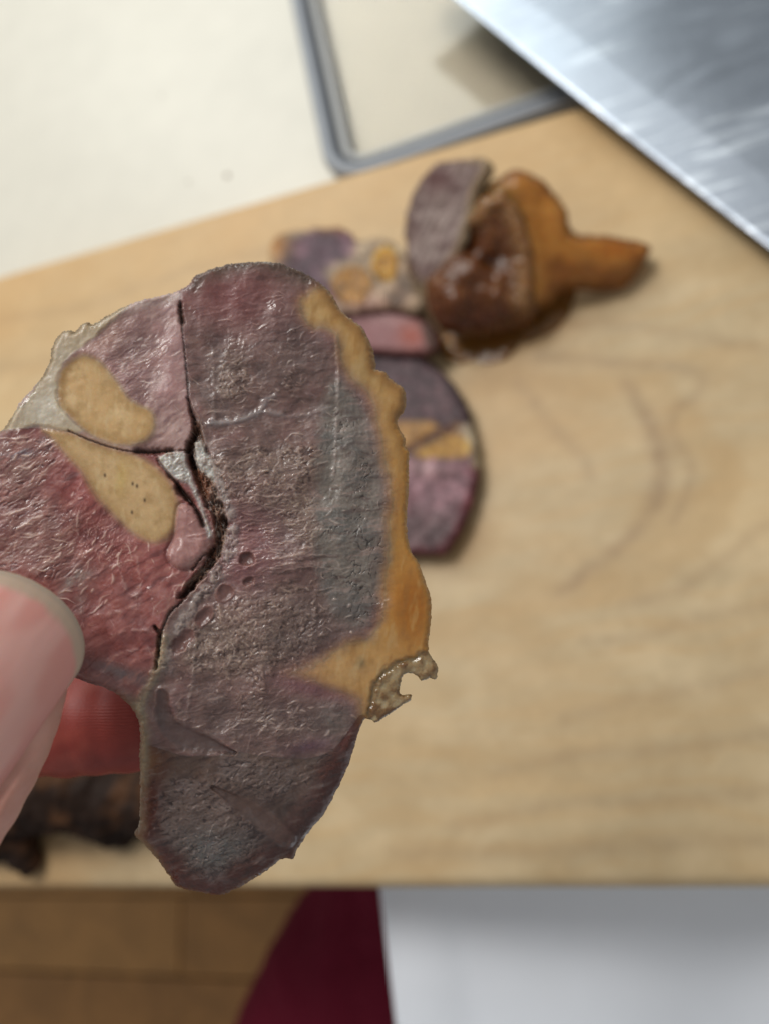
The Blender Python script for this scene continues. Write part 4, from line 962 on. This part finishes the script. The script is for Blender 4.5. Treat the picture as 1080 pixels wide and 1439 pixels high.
# ------------------------------------------------------------------ cleaver
def build_cleaver():
    e0, e1 = P(640, 0, .013), P(1080, 350, .009)
    d = e1 - e0; d /= np.linalg.norm(d)
    side = np.cross(d, UP); side /= np.linalg.norm(side)
    if side @ (P(1080, 0, 0) - e0) < 0: side = -side
    tilt = math.radians(4.0)
    side = side * math.cos(tilt) + UP * math.sin(tilt)
    nb = np.cross(d, side); nb = nb if nb[2] > 0 else -nb
    A = e0 - d * .045; Lb, Wb = .245, .098
    root = empty('cleaver', A + d * Lb * .5, 'broad steel cleaver blade lying over the board and lid', 'cleaver')
    loc = np.array(root.location)
    # blade profile across: ground edge, flat cheek, spine
    prof = [(0, .0001), (.0012, .00035), (.016, .0009), (.06, .0011), (Wb - .001, .0013), (Wb, .0010)]
    us = np.linspace(0, Lb, 90); vs = []; 
    for (w, hh) in prof: vs.append((w, hh))
    for (w, hh) in prof[::-1]: vs.append((w, -hh))
    m = len(vs); V = []
    for u in us:
        curve = .0008 * (2 * u / Lb - 1) ** 2
        for (w, hh) in vs: V.append(A + d * u + side * (curve * (1 - w / Wb) + w) + nb * hh)
    Fq = []
    for i in range(len(us) - 1):
        for j in range(m):
            k = (j + 1) % m; Fq.append([i * m + j, i * m + k, (i + 1) * m + k, (i + 1) * m + j])
    Fq.append(list(range(m))); Fq.append([(len(us) - 1) * m + j for j in range(m)][::-1])
    st = material('steel', lin((176, 186, 196)), rough=.30, metal=1.0)
    nt = st.node_tree; L = nt.links.new; b = nt.nodes['Principled BSDF']; tc = nt.nodes.new('ShaderNodeTexCoord')
    def noise(scale, det, dist, rotz, stretch):
        mp = nt.nodes.new('ShaderNodeMapping'); mp.inputs['Rotation'].default_value = (0, 0, rotz); mp.inputs['Scale'].default_value = stretch
        n = nt.nodes.new('ShaderNodeTexNoise'); n.inputs['Scale'].default_value = scale; n.inputs['Detail'].default_value = det; n.inputs['Distortion'].default_value = dist
        L(tc.outputs['Object'], mp.inputs[0]); L(mp.outputs[0], n.inputs['Vector']); return n.outputs['Fac']
    ang = math.atan2(d[1], d[0])
    scr1 = noise(75, 4, 1.6, -ang - .75, (.16, 2.4, 1)); scr2 = noise(90, 4, 1.8, -ang - 1.25, (.16, 2.4, 1))
    smear = noise(20, 5, 2.2, -ang - .9, (1, 3.2, 1)); cloud = noise(12, 2, .5, 0, (1, 1, 1)); brush = noise(900, 2, 0, -ang, (1, .02, 1))
    def ramp(src, a, b_, lo, hi):
        r = nt.nodes.new('ShaderNodeMapRange'); r.inputs[1].default_value = a; r.inputs[2].default_value = b_; r.inputs[3].default_value = lo; r.inputs[4].default_value = hi
        L(src, r.inputs[0]); return r.outputs[0]
    add = nt.nodes.new('ShaderNodeMath'); add.operation = 'ADD'; L(ramp(smear, .42, .72, .33, .40), add.inputs[0]); L(ramp(cloud, .35, .65, -.05, .12), add.inputs[1])
    L(add.outputs[0], b.inputs['Roughness'])
    mx = nt.nodes.new('ShaderNodeMath'); mx.operation = 'MAXIMUM'; L(ramp(scr1, .56, .70, 0, 1), mx.inputs[0]); L(ramp(scr2, .58, .72, 0, 1), mx.inputs[1])
    mx2 = nt.nodes.new('ShaderNodeMath'); mx2.operation = 'MULTIPLY'; L(mx.outputs[0], mx2.inputs[0]); L(ramp(cloud, .36, .55, 0, 1), mx2.inputs[1])
    cr = nt.nodes.new('ShaderNodeMix'); cr.data_type = 'RGBA'; L(mx2.outputs[0], cr.inputs['Factor'])
    cr.inputs['A'].default_value = tuple(lin((138, 145, 154))) + (1,); cr.inputs['B'].default_value = tuple(lin((190, 197, 204))) + (1,)
    L(cr.outputs['Result'], b.inputs['Base Color'])
    bp = nt.nodes.new('ShaderNodeBump'); bp.inputs['Strength'].default_value = .12; bp.inputs['Distance'].default_value = .0002; L(brush, bp.inputs['Height'])
    bp2 = nt.nodes.new('ShaderNodeBump'); bp2.inputs['Strength'].default_value = .06; bp2.inputs['Distance'].default_value = .002; L(smear, bp2.inputs['Height']); L(bp.outputs[0], bp2.inputs['Normal'])
    L(bp2.outputs[0], b.inputs['Normal'])
    mesh_obj('blade', np.array(V) - loc, Fq, st, root, smooth=False)
    # handle beyond the far end, out of frame
    hw = material('handle_wood', lin((96, 60, 36)), rough=.45, vary=[(60, .2, 1.0)])
    bm = bmesh.new(); c = A - d * .055 + side * (Wb * .62)
    Rm = Matrix([[d[i], side[i], nb[i]] for i in range(3)]).to_4x4(); Rm.translation = Vector(c - loc)
    bmesh.ops.create_cone(bm, cap_ends=True, segments=24, radius1=.014, radius2=.012, depth=.12, matrix=Rm @ Matrix.Rotation(math.pi / 2, 4, 'Y'))
    bm_obj('handle', bm, hw, root)
build_cleaver()

# ------------------------------------------------------------------ food container lid
def build_lid():
    zt = -.008
    a, bL, bR = P(490, 222, zt), P(425, 0, zt), P(790, 112, zt)
    v = bR - a; v /= np.linalg.norm(v); u = np.cross(UP, v)
    if u @ (bL - a) < 0: u = -u
    u2 = bL - a; u2 /= np.linalg.norm(u2); u = u * .45 + u2 * .55; u /= np.linalg.norm(u)
    W, Ln, rc = .150, .200, .020
    def rr(inset, z):                       # rounded rectangle ring
        pts = []
        r = max(rc - inset, .003)
        for cx, cy, s in ((inset + r, inset + r, 180), (W - inset - r, inset + r, 270), (W - inset - r, Ln - inset - r, 0), (inset + r, Ln - inset - r, 90)):
            for k in range(13):
                an = math.radians(s + 90 * k / 12); pts.append((cx + r * math.cos(an), cy + r * math.sin(an)))
        o_ = a - v * .0115 - u * .0105
        return [o_ + v * p + u * q_ + np.array([0, 0, z - zt]) for p, q_ in pts]
    def band(prof):
        rings = [np.array(rr(i, z)) for i, z in prof]; m = len(rings[0]); V = np.concatenate(rings); Fq = []
        n = len(rings)
        for r in range(n):
            for j in range(m): k = (j + 1) % m; r2 = (r + 1) % n; Fq.append([r * m + j, r * m + k, r2 * m + k, r2 * m + j])
        return V, Fq
    root = empty('container_lid', np.array([*(a + v * W / 2 + u * Ln / 2)[:2], TZ]), 'clear food container lid with grey rim between board and cleaver', 'lid')
    loc = np.array(root.location)
    grey = material('grey_plastic', lin((142, 146, 152)), rough=.42, vary=[(90, .06, .3)])
    dark = material('dark_gasket', lin((48, 52, 58)), rough=.5)
    V, Fq = band([(0, TZ + .003), (-.0008, zt - .004), (.0008, zt - .0005), (.003, zt), (.0055, zt - .0008), (.0062, zt - .003), (.0062, TZ + .0012), (.002, TZ + .0005)]); mesh_obj('rim', V - loc, Fq, grey, root)
    V, Fq = band([(.0063, zt - .0045), (.0063, zt - .0022), (.0085, zt - .0022), (.0085, zt - .0045)]); mesh_obj('gasket', V - loc, Fq, dark, root)
    V, Fq = band([(.0086, zt - .006), (.0086, zt - .0028), (.0125, zt - .0034), (.0125, zt - .006)]); mesh_obj('inner_rim', V - loc, Fq, material('grey_plastic_inner', lin((168, 168, 166)), rough=.45), root)
    t = np.array(rr(.0126, TZ + .0040)); bt = np.array(rr(.0126, TZ + .0022)); m = len(t)
    Fq = [list(range(m)), [m + j for j in range(m)][::-1]] + [[j, m + j, m + (j + 1) % m, (j + 1) % m] for j in range(m)]
    mesh_obj('clear_panel', np.concatenate([t, bt]) - loc, Fq, material('clear_plastic', (.93, .89, .82), rough=.08, trans=1.0, ior=1.3), root, smooth=False)
build_lid()

# ------------------------------------------------------------------ below the table edge
def build_bin():
    z = -.05  # unidentified white thing built as a bin, raised to catch more light
    a, b = P(527, 1262, z), P(547, 1439, z)
    v = b - a; v /= np.linalg.norm(v)
    c, e = P(835, 1257, z), P(1080, 1277, z)
    u = e - c; u /= np.linalg.norm(u); u = u - v * (u @ v) * .6; u /= np.linalg.norm(u)
    Wd, Ln, rc = .33, .30, .03
    o_ = a - v * .035
    # far border of the seat passes just under the board edge
    def rr(inset, z_):
        pts = []; r = max(rc - inset, .004)
        for cx, cy, s in ((inset + r, inset + r, 180), (Wd - inset - r, inset + r, 270), (Wd - inset - r, Ln - inset - r, 0), (inset + r, Ln - inset - r, 90)):
            for k in range(10):
                an = math.radians(s + 90 * k / 9); pts.append((cx + r * math.cos(an), cy + r * math.sin(an)))
        return np.array([o_ + u * p + v * q_ + np.array([0, 0, z_]) for p, q_ in pts])
    root = empty('waste_bin', np.array([*(o_ + u * Wd / 2 + v * Ln / 2)[:2], FZ]), 'tall white plastic bin with flat lid standing beside the burgundy trouser leg', 'bin')
    loc = np.array(root.location)
    wm = material('white_plastic', lin((240, 245, 252)), rough=.45, vary=[(30, .03, .2)])
    prof = [(.004, -.045), (0, -.02), (0, -.006), (.002, -.001), (.006, 0), (.022, -.0005), (.026, -.003), (.034, -.004), (.08, -.005), (.12, -.0055)]
    rings = [rr(i, zz) for i, zz in prof]; m = len(rings[0]); V = np.concatenate(rings) - loc; Fq = []
    for r in range(len(rings) - 1):
        for j in range(m): k = (j + 1) % m; Fq.append([r * m + j, r * m + k, (r + 1) * m + k, (r + 1) * m + j])
    Fq.append([(len(rings) - 1) * m + j for j in range(m)]); Fq.append(list(range(m))[::-1])
    mesh_obj('lid', V, Fq, wm, root)
    lo_ = [rr(.004, -.05), rr(.010, -.055), rr(.03, -.3), np.array([[p[0], p[1], FZ + .004] for p in rr(.045, 0)])]
    V = np.concatenate(lo_) - loc; Fq = []
    for r in range(3):
        for j in range(m): k = (j + 1) % m; Fq.append([r * m + j, (r + 1) * m + j, (r + 1) * m + k, r * m + k])
    Fq.append([3 * m + j for j in range(m)][::-1])
    mesh_obj('body', V, Fq, wm, root)
build_bin()

def build_leg():
    z = -.36
    a, b = P(434, 1250, z), P(345, 1439, z)
    d = b - a; d /= np.linalg.norm(d); s = np.cross(d, UP); s = s if s[0] > 0 else -s
    r = .072
    path = [(a + s * r - d * .16 + np.array([0, 0, -.36 + .05]), .05), (a + s * r - d * .13 + np.array([0, 0, -.14]), .056), (a + s * r - d * .09, .066), (a + s * r, r), (b + s * r, r * 1.02), (b + s * (r + .004) + d * .15, .082), (b + s * r + d * .30, .09)]
    path[0] = (np.array([path[0][0][0], path[0][0][1], FZ + .035]), .045)
    body = chain(path, .3)
    v, nn, q = ellipsoids('leg', body, .005, 4, ((14, .008, 3), (40, .003, 6)))
    loc = np.array([*path[0][0][:2], FZ])
    o = mesh_obj('trouser_leg', v - loc, q, material('burgundy_cloth', lin((108, 24, 44)), rough=.85, spec=.2, vary=[(200, .1, .3)], bump=[(900, .3, .001)]), None, loc)
    tag(o, 'leg of a seated person in burgundy trousers beside the white bin', 'person')
    o.name = 'person'
build_leg()
